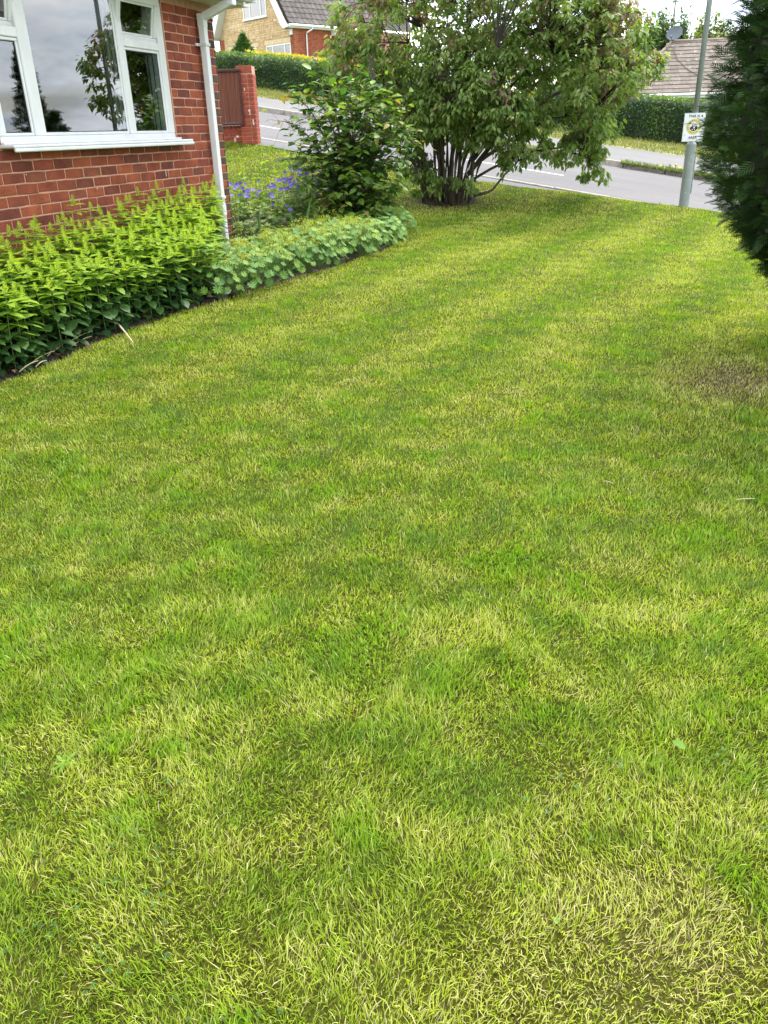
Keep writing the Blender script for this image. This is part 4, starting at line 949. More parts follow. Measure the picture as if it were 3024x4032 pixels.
# ------------------------------------------------------------------ big many-stemmed tree
TC = np.array((1.08, 12.4)); TZ = gz1(*TC)
def spreading_tree():
    t = empty('spreading_shrub_tree', (TC[0], TC[1], TZ), 0, 'large many stemmed tree with green and bronze leaves at the far end of the lawn', 'tree')
    E_ = [  # crown masses: offset x, y, z above ground, radii, number of leaf clusters
        (-.35, .1, 2.15, 1.45, 1.3, .75, 270), (1.0, .0, 2.30, 1.45, 1.3, .85, 330), (.3, -.1, 2.85, 1.8, 1.5, .8, 380), (1.80, .1, 1.80, .80, .9, .60, 110), (1.72, -1.25, 1.72, .62, .5, .75, 130), (1.3, -1.1, 2.2, .7, .5, .6, 90), (2.50, .0, 1.62, .38, .5, .28, 50),
        (-1.15, .0, 1.72, .60, .8, .50, 110), (.15, -.95, 1.30, .50, .4, .40, 95), (.62, -1.0, 1.05, .42, .35, .32, 66), (-.22, -.75, 1.15, .45, .35, .35, 60), (.15, .35, 1.15, .8, .5, .5, 130), (1.45, -.75, .92, .55, .5, .36, 58), (1.75, -.35, .62, .38, .4, .30, 46), (2.0, -.2, .30, .17, .2, .15, 10),
        (.95, -.55, .62, .40, .4, .30, 40), (1.35, -.1, 1.35, .70, .6, .35, 22), (-.50, -.2, 1.05, .60, .6, .40, 70), (-.52, -.1, .50, .24, .3, .26, 30), (-.35, -.35, .24, .22, .2, .20, 15), (.14, -.55, .22, .2, .15, .12, 6), (.55, -.9, 1.5, .5, .35, .35, 50), (-.1, -.9, 1.75, .55, .4, .35, 55), (.3, -.6, .85, .35, .3, .25, 26), (1.0, -.95, 1.75, .5, .35, .35, 50), (-.25, -.5, 1.55, .5, .5, .35, 60), (.70, .2, 1.75, 1.0, .9, .45, 60),
        (2.0, -.1, 1.35, .55, .5, .30, 45), (1.95, -.45, 1.02, .30, .3, .38, 34)]
    cl = []
    for (x, y, z, rx, ry, rz, n) in E_:
        n = int(n * 1.12); d = rnd_dirs(n, -.75, 1); r = RNG.uniform(.45, 1.0, n) ** .5
        cl.append(np.stack([x + d[:, 0] * rx * r, y + d[:, 1] * ry * r, z + d[:, 2] * rz * r], 1))
    cl = np.concatenate(cl); cl = cl[cl[:, 2] > .12]
    # stems
    nodes = []; ns = 44
    for k in range(ns):
        a = 2 * pi * k / ns + random.uniform(-.2, .2); rr = random.uniform(.18, .36) if k % 3 else random.uniform(.02, .22)
        b = Vector((rr * math.cos(a) - .05, rr * math.sin(a) * .8, -.05)); lean = random.uniform(.15, .8) if k % 4 else random.uniform(.9, 1.4); h = random.uniform(1.5, 2.7) - .35 * lean
        e = Vector((b.x + lean * math.cos(a) * 1.2, b.y + lean * math.sin(a), h)); mid = Vector((b.x * 1.45 + .04 * math.cos(a), b.y * 1.35, h * .60))
        pts = curve3(b, mid, e, 8); pts = [p + Vector((random.uniform(-.018, .018), random.uniform(-.018, .018), 0)) * (i > 0) for i, p in enumerate(pts)]
        r0 = random.uniform(.014, .026); rad = [r0 * (1 - .62 * i / 7) for i in range(8)]
        MB().tube(pts, rad, 6).build('stem', BARK, t, smooth=True)
        nodes += [(p, r) for p, r in zip(pts[3:], rad[3:])]
    # named limbs reaching to the right, as in the photograph, and to the left
    for pts, r0 in (([(.25, -.1, .35), (.75, -.2, .95), (1.35, -.15, 1.30), (2.0, -.1, 1.62), (2.5, 0, 1.70)], .034), ([(.3, -.15, .45), (.8, -.3, .78), (1.3, -.4, 1.02), (1.9, -.35, 1.12)], .028), ([(-.1, -.1, .5), (-.3, -.1, 1.05), (-.75, -.05, 1.55), (-1.2, 0, 1.72)], .036),
                    ([(.25, -.2, .05), (.42, -.28, .10), (.56, -.32, .14), (.72, -.38, .34), (.9, -.45, .52)], .026), ([(.3, 0, .5), (.9, .1, 1.2), (1.5, .15, 1.75), (2.2, .2, 2.0)], .032), ([(-.1, 0, .6), (-.35, .1, 1.4), (-.7, .1, 2.1)], .03), ([(.3, -.1, .6), (.7, .0, 1.5), (1.1, .0, 2.3)], .03), ([(.32, -.2, .3), (.95, -.4, .62), (1.5, -.4, .66), (1.9, -.3, .52)], .020)):
        P = [Vector(p) for p in pts]; fine = []
        for i in range(len(P) - 1): fine += [P[i].lerp(P[i + 1], q) + Vector((random.uniform(-.015, .015),) * 3) for q in (0, .33, .66)]
        fine.append(P[-1]); rad = [r0 * (1 - .65 * i / (len(fine) - 1)) for i in range(len(fine))]
        MB().tube(fine, rad, 7).build('branch', BARK, t, smooth=True); nodes += list(zip(fine[2:], rad[2:]))
    NP = np.array([p[:] for p, r in nodes]); br = MB()
    for c in cl[RNG.random(len(cl)) < .62]:
        dd = np.linalg.norm(NP - c, axis=1) + .6 * np.clip(NP[:, 2] - c[2], 0, 9); k = int(np.argmin(dd))
        a = Vector(NP[k]); e = Vector(c); m = a.lerp(e, .5) + Vector((random.uniform(-.08, .08), random.uniform(-.08, .08), random.uniform(.0, .14)))
        L = (e - a).length; br.tube(curve3(a, m, e, 4), [min(nodes[k][1], .004 + .007 * L), .004 + .004 * L, .0035, .0025], 4, cap=False)
    br.build('twigs', BARKD, t, kind='stuff')
    # leaves: rosettes at the twig ends
    m = len(cl); per = RNG.integers(13, 20, m); idx = np.repeat(np.arange(m), per); n = len(idx)
    az = RNG.uniform(0, 2 * pi, n); outw = cl - np.array([.4, 0, 1.3]); outw /= np.linalg.norm(outw, axis=1, keepdims=True)
    d = np.stack([np.cos(az), np.sin(az), RNG.normal(-.75, .4, n)], 1) + .45 * outw[idx]
    pos = cl[idx] + np.stack([np.cos(az), np.sin(az), np.zeros(n)], 1) * .02 + RNG.normal(0, .028, (n, 3))
    L = RNG.uniform(.060, .102, n)
    # bronze on the outer, upper shoots; some clusters fresher
    bz = np.clip(.95 * fbm(cl[:, 0], cl[:, 2] + cl[:, 1], .55, 77, 3) + .35 * (cl[:, 2] - 1.7) - .05, 0, 1); fresh = RNG.random(m)
    tint = np.where(RNG.random(n) < bz[idx] * .85, .78 + .22 * RNG.random(n), .08 + .42 * fresh[idx] + .2 * RNG.random(n))
    st = ((0, (.070, .135, .030)), (.25, (.140, .225, .050)), (.5, (.215, .300, .078)), (.70, (.285, .345, .130)), (.78, (.21, .175, .115)), (.9, (.25, .15, .13)), (1, (.30, .16, .16)))
    TPL = leaf_template(.46, .45, .22, .30, 2)
    LM_A = leaf_mat('tree_leaf', st, 'attr', .48, .5, .45)
    # the nearest, largest leaves are single parts
    camd = pos[:, 1] + .15 * np.abs(pos[:, 0] - .6) - L * 6; o_ = np.argsort(camd); near = o_[:300]; rest = o_[300:]
    up = UPS(n, .3); leaves = leaves_mesh('foliage', LM_A, [scatter(TPL, pos[rest], d[rest], up[rest], L[rest], RNG.uniform(.8, 1.15, len(rest)), tint[rest])])
    ob('foliage', leaves, t, kind='stuff')
    lm = [tmesh('leaf', leaf_template(.46, .45, .22, .30, 2), leaf_mat('tree_leaf_single_%d' % k, s_, 'obj', .48, .5, .45)) for k, s_ in enumerate((((0, st[1][1]), (1, st[3][1])), ((0, st[4][1]), (1, st[6][1]))))]
    for i in near: place_leaf('leaf', lm[1 if tint[i] > .76 else 0], t, frame_matrix(pos[i], d[i], up[i], L[i]))
spreading_tree()
# ------------------------------------------------------------------ broad leaved shrub in front of it
def broad_shrub():
    bx_, by_ = -.24, 9.75; bz_ = gz1(bx_, by_)
    t = empty('broad_leaved_shrub', (bx_, by_, bz_), 0, 'bushy shrub with large oval leaves and orange shoot tips, growing out of the flower bed', 'shrub')
    ends = [(-.80, -.1, 1.18), (-.55, -.3, .95), (-.60, -.35, .60), (-.35, -.5, .35), (-.1, -.55, .42), (.2, -.5, .55), (.48, -.35, .75), (.72, -.1, .92), (.66, .0, 1.10), (.50, -.2, 1.25), (.25, -.25, 1.40), (0, -.3, 1.28), (-.25, -.3, 1.22), (-.45, -.1, 1.42), (-.68, .1, 1.42), (-.36, -.05, 1.72),
            (.12, .0, 1.55), (.35, .1, 1.45), (.60, -.3, .50), (.30, -.5, .25), (-.30, -.52, .18), (-.1, -.45, .85), (.15, -.42, .95), (-.35, -.45, .75), (.42, -.4, .38), (-.72, -.15, .80), (.55, .1, 1.35), (-.10, .1, 1.50), (0, .4, 1.3), (.4, .45, 1.0), (-.45, .4, 1.1), (.05, -.1, .7), (.25, -.1, .6), (-.2, -.1, .6), (.0, -.55, .62), (-.5, -.25, .42), (.1, -.52, .16), (.22, -.3, 1.12), (-.18, -.4, 1.02), (.45, -.3, 1.0)]
    P, D_, T_, L_ = [], [], [], []; tw = MB()
    for k, e in enumerate(ends):
        e = Vector(e); a = Vector((random.uniform(-.10, .10), random.uniform(-.08, .08), 0)); m = Vector((e.x * .42, e.y * .42, max(e.z * .92, .2) + .12)); pts = curve3(a, m, e, 12)
        r0 = .004 + .005 * e.length
        MB().tube(pts, [r0 * (1 - .75 * i / 11) for i in range(12)], 5).build('stem', TWIG, t, smooth=True)
        for i in range(4, 12):
            for rep in range(9 if i < 11 else 8):
                p = pts[i].lerp(pts[max(i - 1, 0)], random.random()); side = random.uniform(0, 2 * pi); g = (pts[i] - pts[i - 1]).normalized()
                dd = Vector((math.cos(side), math.sin(side) - .15, random.uniform(-.55, .25))) + g * .7
                off_ = Vector((random.gauss(0, .075), random.gauss(0, .06), random.gauss(0, .065))) if rep else Vector()
                if off_.length > .02: tw.tube([p, p + off_], [.002, .0015], 3, cap=False)
                P.append(p + off_); D_.append(dd); L_.append(random.uniform(.088, .135) * (.75 if i > 10 else 1)); T_.append(.80 + .2 * random.random() if (i >= 11 and random.random() < .3) else (.55 + .2 * random.random() if i >= 9 and random.random() < .6 else .5 * random.random()))
    tw.build('twigs', TWIG, t, kind='stuff')
    P, D_, L_, T_ = np.array([p[:] for p in P]), np.array([d[:] for d in D_]), np.array(L_), np.array(T_); n = len(P); up = UPS(n, .28)
    st = ((0, (.044, .112, .028)), (.3, (.078, .170, .036)), (.55, (.130, .235, .038)), (.75, (.21, .31, .042)), (.86, (.25, .28, .05)), (1, (.32, .18, .06)))
    TPL = leaf_template(.58, .42, .20, .22, 3); o_ = np.argsort(P[:, 1] - L_ * 3); near, rest = o_[:300], o_[300:]
    ob('foliage', leaves_mesh('foliage', leaf_mat('broad_leaf', st, 'attr', .38, .45, .3), [scatter(TPL, P[rest], D_[rest], up[rest], L_[rest], None, T_[rest])]), t, kind='stuff')
    lm = [tmesh('leaf', TPL, leaf_mat('broad_leaf_%d' % k, s_, 'obj', .38, .45, .3)) for k, s_ in enumerate((((0, st[0][1]), (1, st[2][1])), ((0, st[2][1]), (1, st[3][1])), ((0, st[4][1]), (1, st[5][1]))))]
    for i in near: place_leaf('leaf', lm[0 if T_[i] < .5 else (1 if T_[i] < .79 else 2)], t, frame_matrix(P[i], D_[i], up[i], L_[i]))
broad_shrub()
# ------------------------------------------------------------------ loosestrife bed
WN = np.array((.9500, -.3122)); WD_ = np.array((.3122, .9500)); WO = np.array((-2.573, 6.020))
LOO = [(-3.0, 3.50), (-2.30, 4.63), (-2.06, 5.29), (-1.72, 5.98), (-1.27, 6.45), (-1.42, 7.2), tuple(WO + WD_ * 2.75 + WN * .14), tuple(WO + WD_ * -2.6 + WN * .12)]
LST = ((0, (.040, .098, .034)), (.35, (.080, .165, .036)), (.6, (.20, .33, .030)), (.8, (.32, .44, .036)), (1, (.40, .48, .065)))
def loosestrife(n_var=12):
    LA = leaf_mat('loosestrife_leaf', LST, 'attr', .46, .5, .3)
    LO_ = [leaf_mat('loosestrife_leaf_%d' % k, s_, 'obj', .46, .5, .3) for k, s_ in enumerate((((0, LST[0][1]), (1, LST[1][1])), ((0, LST[1][1]), (1, LST[2][1])), ((0, LST[2][1]), (1, LST[3][1]))))]
    TPL = leaf_template(.50, .38, .10, .24, 2); TLOW = leaf_template(.64, .5, .14, .2, 2)
    ML = [tmesh('leaf', TLOW, LO_[0]), tmesh('leaf', TPL, LO_[1]), tmesh('leaf', TPL, LO_[2])]
    var = []
    for v in range(n_var):
        h = [.50, .58, .66, .74][v % 4] * random.uniform(.95, 1.06); lean = Vector((random.uniform(-.05, .05), random.uniform(-.05, .05), 0))
        pts = [lean * (q * q) + Vector((0, 0, h * q)) for q in [i / 7 for i in range(8)]]
        stem = MB().tube(pts, [.0035 - .0018 * i / 7 for i in range(8)], 5).mesh('stem', STEMG, True)
        P, D_, L_, T_ = [], [], [], []; z = .05; a0 = random.uniform(0, 6)
        while z < h - .02:
            q = z / h; c = lean * q * q + Vector((0, 0, z)); k = 4 if random.random() < .45 else 3
            for j in range(k):
                a = a0 + 2 * pi * j / k + random.uniform(-.25, .25); tilt = (-.24 + .46 * q * q) + random.uniform(-.25, .18)
                P.append((c + Vector((math.cos(a), math.sin(a), 0)) * .003)[:]); D_.append((math.cos(a), math.sin(a), tilt)); L_.append((.098 if q < .82 else .098 - .20 * (q - .82)) * random.uniform(.85, 1.25) * (.75 if q < .2 else 1)); T_.append(min(1, max(0, q * .88 + random.uniform(-.14, .12) - .05)))
            a0 += pi / k + .3; z += random.uniform(.046, .062)
        P, D_, L_, T_ = map(np.array, (P, D_, L_, T_)); up = np.tile((0, 0, 1.0), (len(P), 1)) + RNG.normal(0, .12, (len(P), 3))
        up[np.abs(D_[:, 2]) > 2] = (1, 0, 0)
        fol = leaves_mesh('leaf_whorls', LA, [scatter(TPL, P, D_, up, L_, np.where(T_ < .3, 1.35, 1.0), T_)])
        # budding spike: tight pale whorls
        sp = []; n = 34; zz = np.linspace(h - .035, h + .025, n); an = np.arange(n) * 2.4; ps = np.stack([lean.x + np.cos(an) * .006, lean.y + np.sin(an) * .006, zz], 1); dd = np.stack([np.cos(an), np.sin(an), np.linspace(.3, 2.2, n)], 1)
        bud = leaves_mesh('bud_spike', LA, [scatter(diamond_template(.42, .0, .3), ps, dd, np.tile((0, 0, 1.0), (n, 1)) + dd * .1 * np.array((-1, -1, 0)), np.linspace(.030, .013, n), None, RNG.uniform(.72, 1, n))])
        var.append((h, stem, fol, bud, (P, D_, up, L_, T_)))
    # positions
    pts = []; xs = np.array(LOO); tries = 0
    while len(pts) < 290 and tries < 20000:
        tries += 1; x, y = random.uniform(-3.3, -1.3), random.uniform(3.5, 8.8)
        if not inpoly(np.array([x]), np.array([y]), LOO)[0] or x < -.50 * y - .25: continue
        if all((x - a) ** 2 + (y - b) ** 2 > .078 ** 2 for a, b in pts): pts.append((x, y))
    pts.sort(key=lambda p: -((p[0] - WO[0]) * WN[0] + (p[1] - WO[1]) * WN[1]))
    lab = 'upright loosestrife stem with whorled yellow green leaves, in the bed under the white window'
    grp = 'loosestrife stems massed under the window'
    first = {}
    for i, (x, y) in enumerate(pts):
        wdist = (x - WO[0]) * WN[0] + (y - WO[1]) * WN[1]; q = max(0, min(1, 1 - (wdist - .1) / .65))
        want = .44 + .26 * q + random.uniform(-.06, .07) + (.06 if random.random() < .12 else 0); v = min(range(n_var), key=lambda k: abs(var[k][0] - want) + random.uniform(0, .08)); h, stem, fol, bud, L = var[v]
        r = empty('loosestrife', (x, y, gz1(x, y)), random.uniform(0, 6.28), lab, 'plant', grp); s = want / h; r.scale = (s ** .5, s ** .5, s)
        ob('stem', stem, r); ob('bud_spike', bud, r)
        if i < 20:
            for p, d, u, l, tt in zip(*L): place_leaf('leaf', ML[0 if tt < .33 else (1 if tt < .62 else 2)], r, frame_matrix(p, d, u, l))
        else: ob('leaf_whorls', fol, r, kind='stuff')
    # thin budding stems standing behind the geraniums
    for k, (x, y, h) in enumerate(((-1.52, 9.9, .70), (-1.28, 10.2, .86), (-1.06, 10.3, .78), (-.86, 10.35, 1.0), (-.62, 10.4, .80), (-.50, 10.3, .74), (-1.42, 10.25, .62), (-1.15, 10.0, .66))):
        r = empty('loosestrife', (x, y, gz1(x, y)), k * 1.3, 'tall thin budding stem rising behind the purple flowers', 'plant', 'thin budding stems behind the purple flowers'); v = var[(k * 5) % n_var]
        s = h / v[0]; r.scale = (.62, .62, s); ob('stem', v[1], r); ob('bud_spike', v[3], r); ob('leaf_whorls', v[2], r, kind='stuff')
loosestrife()
# ------------------------------------------------------------------ lady's mantle, geraniums, iris
def lobed_leaf(lobes=9, n_per=3, cup=.18, gap=.35, scallop=.12):
    V = [(0, 0, 0)]; n = lobes * n_per; ri = []
    for ring in (.55, 1.0):
        for i in range(n + 1):
            a = -pi + gap / 2 + (2 * pi - gap) * i / n; ph = (i % n_per) / n_per; lob = abs(math.sin(pi * i / n_per)) if n_per > 1 else 1
            rr = ring * (1 - (scallop * (1 - lob) * 1.6 if ring > .9 else 0)) * .5; pl_ = (.025 if (i % n_per) else -.02) * (1 if ring > .9 else .7)
            V.append((.5 * .0 + rr * math.cos(a), rr * math.sin(a), cup * rr * rr * 2 + pl_ - .05 * (ring > .9)))
    Q = [(1 + i, n + 2 + i, n + 3 + i, 2 + i) for i in range(n)]; T = [(0, 1 + i, 2 + i) for i in range(n)]
    return np.array(V), np.array(Q), np.array(T)
def tip_up(p, tilt, az): return (math.cos(az) * math.sin(tilt), math.sin(az) * math.sin(tilt), math.cos(tilt))
def ladys_mantle():
    poly = [(-1.26, 6.48), (-.92, 6.86), (-.42, 7.56), (.08, 8.58), (.34, 9.45), (.25, 9.9), (-.05, 9.75), (-.45, 8.95), (-.95, 8.0), (-1.38, 7.3)]
    tp = [lobed_leaf(9, 4, c_, .30, .24) for c_ in (.10, .22, .32)]
    stops = ((0, (.080, .180, .034)), (.5, (.125, .245, .042)), (1, (.20, .31, .048)))
    LMs = leaf_mat('mantle_leaf', stops, 'obj', .30, .55, .25); me = [tmesh('leaf', t_, LMs) for t_ in tp]
    FR = leaf_mat('mantle_flower', ((0, (.30, .36, .03)), (1, (.42, .44, .05))), 'attr', .3, .6, .2)
    pts = []; tries = 0
    while len(pts) < 70 and tries < 9000:
        tries += 1; x, y = random.uniform(-1.4, .4), random.uniform(6.4, 10)
        if inpoly(np.array([x]), np.array([y]), poly)[0] and all((x - a) ** 2 + (y - b) ** 2 > .135 ** 2 for a, b in pts): pts.append((x, y))
    stalk = {}
    for (x, y) in pts:
        fl = (y < 9.0 and x < -.1 and random.random() < .8)
        lab = "lady's mantle clump with scalloped leaves and yellow green flower froth, along the bed edge" if fl else "leafy clump of lady's mantle without flowers, along the bed edge"
        r = empty('ladys_mantle', (x, y, gz1(x, y)), 0, lab, 'plant', "lady's mantle clumps in flower" if fl else "lady's mantle clumps without flowers"); st = MB()
        n = 26
        for k in range(n):
            q = (k + .5) / n; a = k * 2.4 + random.uniform(-.3, .3); rad = .18 * math.sqrt(q) + .01; hh = .26 - .20 * q + random.uniform(-.03, .04); tl = .25 + .75 * q + random.uniform(-.35, .35)
            nrm = Vector((math.cos(a) * math.sin(tl), math.sin(a) * math.sin(tl), math.cos(tl))); p = Vector((rad * math.cos(a), rad * math.sin(a), max(.04, hh)))
            nrm = (nrm + Vector((.12, -.28, 0))).normalized(); x_ = Vector((math.cos(a), math.sin(a), -.4)); x_ = (x_ - nrm * x_.dot(nrm)).normalized(); y_ = nrm.cross(x_); s = random.uniform(.048, .088)
            M = Matrix.Translation(p) @ Matrix(((x_.x, y_.x, nrm.x, 0), (x_.y, y_.y, nrm.y, 0), (x_.z, y_.z, nrm.z, 0), (0, 0, 0, 1))) @ Matrix.Scale(s, 4)
            place_leaf('leaf', random.choice(me), r, M); st.tube(curve3((0, 0, 0), (p.x * .4, p.y * .4, p.z * .8), p, 4), .002, 3, cap=False)
        if fl:
            P = []
            for k in range(8):
                a = random.uniform(0, 6.28); rr = random.uniform(.02, .17); tip = Vector((rr * math.cos(a), rr * math.sin(a) - .03, .30 - .5 * rr + random.uniform(-.02, .06))); st.tube([(0, 0, .02), tip], .0015, 3, cap=False)
                P.append(np.array(tip[:]) + RNG.normal(0, 1, (46, 3)) * np.array((.022, .022, .016)))
            P = np.concatenate(P); n_ = len(P); ob('flower_froth', leaves_mesh('flower_froth', FR, [scatter(diamond_template(.9, 0, .2), P, rnd_dirs(n_, -.3, .8), UPS(n_, .4), RNG.uniform(.006, .011, n_), None, RNG.random(n_))]), r, kind='stuff')
        st.build('stalks', STEMG, r)
ladys_mantle()
def geraniums():
    tp = lobed_leaf(5, 4, .12, .5, .30); stops = ((0, (.080, .150, .030)), (.5, (.140, .235, .040)), (1, (.24, .30, .05)))
    LM_ = leaf_mat('geranium_leaf', stops, 'attr', .3, .5, .3); PM = leaf_mat('purple_petal', ((0, (.105, .085, .46)), (1, (.22, .17, .66))), 'obj', .3, .55, .2)
    pet = []; V5, Q5, T5 = [], [], []; b = 0; tl = leaf_template(.85, .62, .10, .15, 2)
    for k in range(5):
        a = 2 * pi * k / 5; W_, q, t_, _ = scatter(tl, np.zeros((1, 3)), np.array([[math.cos(a), math.sin(a), .35]]), np.array([[0, 0, 1.0]]), np.array([1.0])); V5.append(W_); Q5.append(q + b); T5.append(t_ + b); b += len(W_)
    fm = np_mesh('flower', np.concatenate(V5), [np.concatenate(Q5), np.concatenate(T5)], PM)
    spots = [(-1.55, 9.55, 10, .50), (-1.35, 9.75, 4, .44), (-1.20, 9.85, 9, .46), (-1.0, 9.6, 3, .30), (-.92, 9.9, 7, .50), (-.95, 9.75, 26, .58), (-.80, 9.95, 24, .62), (-.85, 10.15, 9, .60), (-1.1, 9.25, 0, .30), (-1.4, 9.2, 0, .26), (-.75, 9.4, 0, .34), (-.55, 9.6, 2, .40), (-1.6, 9.9, 8, .48), (-1.25, 10.2, 3, .48), (-.45, 9.3, 0, .3)]
    for k, (x, y, nf, h) in enumerate(spots):
        lab = ('geranium clump thick with purple blue flowers beside the broad leaved shrub' if nf > 15 else 'geranium clump with a few purple blue flowers behind the house corner') if nf else 'low green geranium leaves without flowers beyond the downpipe'
        r = empty('geranium', (x, y, gz1(x, y)), 0, lab, 'plant', ('geraniums in full flower' if nf > 15 else 'sparsely flowering geraniums') if nf else 'geraniums out of flower')
        n = 70; az = RNG.uniform(0, 2 * pi, n); rr = .20 * np.sqrt(RNG.random(n)); z = h * (.35 + .55 * RNG.random(n)) * (1 - (rr / .26) ** 2 * .6); P = np.stack([rr * np.cos(az), rr * np.sin(az), z], 1)
        d = np.stack([np.cos(az), np.sin(az), RNG.normal(-.35, .25, n)], 1); st = MB()
        for p in P[::3]: st.tube(curve3((0, 0, 0), (p[0] * .3, p[1] * .3, p[2] * .7), p, 4), .0018, 3, cap=False)
        ob('foliage', leaves_mesh('foliage', LM_, [scatter(tp, P, d, UPS(n, .3), RNG.uniform(.05, .085, n), None, RNG.random(n))]), r)
        for j in range(nf):
            a = random.uniform(0, 6.28); q = .17 * math.sqrt(random.random()); p = Vector((q * math.cos(a), q * math.sin(a) - .05, h * random.uniform(.80, 1.12))); st.tube([(p.x * .4, p.y * .4, h * .3), p], .0014, 3, cap=False)
            nrm = Vector((random.gauss(.1, .35), random.gauss(-.75, .3), .75)).normalized(); M = Matrix.Translation(p) @ nrm.to_track_quat('Z', 'Y').to_matrix().to_4x4() @ Matrix.Rotation(a, 4, 'Z') @ Matrix.Scale(random.uniform(.020, .030), 4)
            place_leaf('flower', fm, r, M)
        st.build('stalks', STEMG, r)
    SW = plain('sword_leaf', (.07, .16, .035), .45, .25, 9, 0)
    for k, (x, y, h, ln, lab) in enumerate(((-1.17, 8.45, .42, .02, 'single upright sword shaped leaf nearest the downpipe'), (-.83, 8.5, .36, -.03, 'short upright sword shaped leaf among the yellow green froth'), (-.73, 8.7, .48, .10, 'sword shaped leaf leaning towards the broad leaved shrub'))):
        V = []; n = 8
        for i in range(n):
            q = i / (n - 1); w_ = .014 * (1 - q ** 3) + .0008; V += [(ln * q * q - w_, 0, h * q), (ln * q * q, -.004, h * q), (ln * q * q + w_, 0, h * q)]
        F = [(3 * i + j, 3 * i + j + 1, 3 * i + j + 4, 3 * i + j + 3) for i in range(n - 1) for j in (0, 1)]
        o = MB().add(V, F).build('iris_leaf', SW, None); so = o.modifiers.new('t', 'SOLIDIFY'); so.thickness = .002; o.location = (x, y, gz1(x, y) + .05); tag(o, lab, 'plant')
geraniums()
# ------------------------------------------------------------------ conifers
def spray_template(n=6, ang=42, L=.42):
    V, T = [], []
    def dia(p, a, l, w_):
        c, s = math.cos(a), math.sin(a); b = len(V)
        for (x, y, z) in ((0, 0, 0), (l * .5, -w_, .01), (l * .5, w_, .01), (l, 0, 0)): V.append((p + x * c - y * s, x * s + y * c, z - .12 * (p + x * c) ** 2))
        T.extend([(b, b + 1, b + 3), (b, b + 3, b + 2)])
    for i in range(n):
        q = (i + .6) / n
        for sg in (1, -1): dia(q * .82, sg * R(ang - 10 * q), L * (1 - .72 * q) + .10, .030)
    dia(0, 0, 1.0, .028)
    return np.array(V), np.zeros((0, 4), int), np.array(T)
def conifer(name, loc, prof, z0, z1, n, L0, L1, label, stops, face=None, inner=.35, tilt=(.15, .35), cat='tree'):
    t = empty(name, loc, 0, label, cat); MB().tube([(0, 0, -.05), (0, 0, z1 * .5), (0, 0, z1 * .95)], [.09 * z1 / 4, .06 * z1 / 4, .01], 8).build('trunk', BARKD, t)
    z = RNG.uniform(0, 1, n) ** .9 * (z1 - z0) + z0; zz, rr_ = zip(*prof); Rr = np.interp(z, zz, rr_)
    if face is None: az = RNG.uniform(0, 2 * pi, n)
    else: az = np.where(RNG.random(n) < .74, face + RNG.uniform(-1.65, 1.65, n), RNG.uniform(0, 2 * pi, n))
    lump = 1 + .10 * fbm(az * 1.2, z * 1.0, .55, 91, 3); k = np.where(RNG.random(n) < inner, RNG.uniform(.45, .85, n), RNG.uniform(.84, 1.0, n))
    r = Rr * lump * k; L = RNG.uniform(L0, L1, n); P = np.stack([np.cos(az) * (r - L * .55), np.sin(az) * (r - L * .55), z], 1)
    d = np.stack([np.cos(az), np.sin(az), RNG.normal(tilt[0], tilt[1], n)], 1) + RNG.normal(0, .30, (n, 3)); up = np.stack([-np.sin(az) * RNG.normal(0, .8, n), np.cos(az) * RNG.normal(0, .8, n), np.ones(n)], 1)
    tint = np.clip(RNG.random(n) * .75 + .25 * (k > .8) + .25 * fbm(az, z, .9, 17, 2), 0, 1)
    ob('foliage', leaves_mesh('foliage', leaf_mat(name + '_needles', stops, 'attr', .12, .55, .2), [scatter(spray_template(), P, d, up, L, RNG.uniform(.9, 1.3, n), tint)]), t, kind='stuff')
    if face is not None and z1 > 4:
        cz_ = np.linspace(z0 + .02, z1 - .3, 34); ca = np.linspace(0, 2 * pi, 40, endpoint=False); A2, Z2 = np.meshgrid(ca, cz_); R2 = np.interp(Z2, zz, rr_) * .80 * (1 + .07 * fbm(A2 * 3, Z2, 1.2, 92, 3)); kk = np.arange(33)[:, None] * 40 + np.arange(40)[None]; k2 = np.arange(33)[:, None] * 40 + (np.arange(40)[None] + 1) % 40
        ob('dark_core', np_mesh('dark_core', np.stack([np.cos(A2) * R2, np.sin(A2) * R2, Z2], 2).reshape(-1, 3), [np.stack([kk.ravel(), k2.ravel(), k2.ravel() + 40, kk.ravel() + 40], 1)], plain('dark_core', (.016, .018, .008), .95, .5, 20, .8, 40)), t)  # solid dark shell added inside the foliage to block light and see-through
    br = MB()
    for i in range(0, n, max(1, n // 260)):
        br.tube([(0, 0, z[i] - .25 * r[i]), P[i]], [.010, .004], 4, cap=False)
    br.build('branches', BARKD, t)
    return t
DKG = ((0, (.013, .030, .008)), (.5, (.024, .056, .013)), (.85, (.040, .086, .018)), (1, (.055, .11, .022)))
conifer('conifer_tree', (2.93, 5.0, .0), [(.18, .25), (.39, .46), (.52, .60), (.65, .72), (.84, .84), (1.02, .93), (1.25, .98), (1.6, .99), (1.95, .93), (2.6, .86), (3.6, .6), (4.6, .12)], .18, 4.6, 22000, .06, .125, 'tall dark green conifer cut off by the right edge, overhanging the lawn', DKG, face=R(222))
conifer('spruce_tree', (-4.98, 36.0, 2.4), [(.2, 1.3), (.9, 1.1), (1.45, .80), (1.9, .42), (2.35, .06)], .3, 2.4, 1700, .16, .30, 'small young spruce in front of the buff stone gable', ((0, (.05, .12, .03)), (.6, (.09, .18, .045)), (1, (.15, .25, .07))), face=R(270), tilt=(.25, .3))
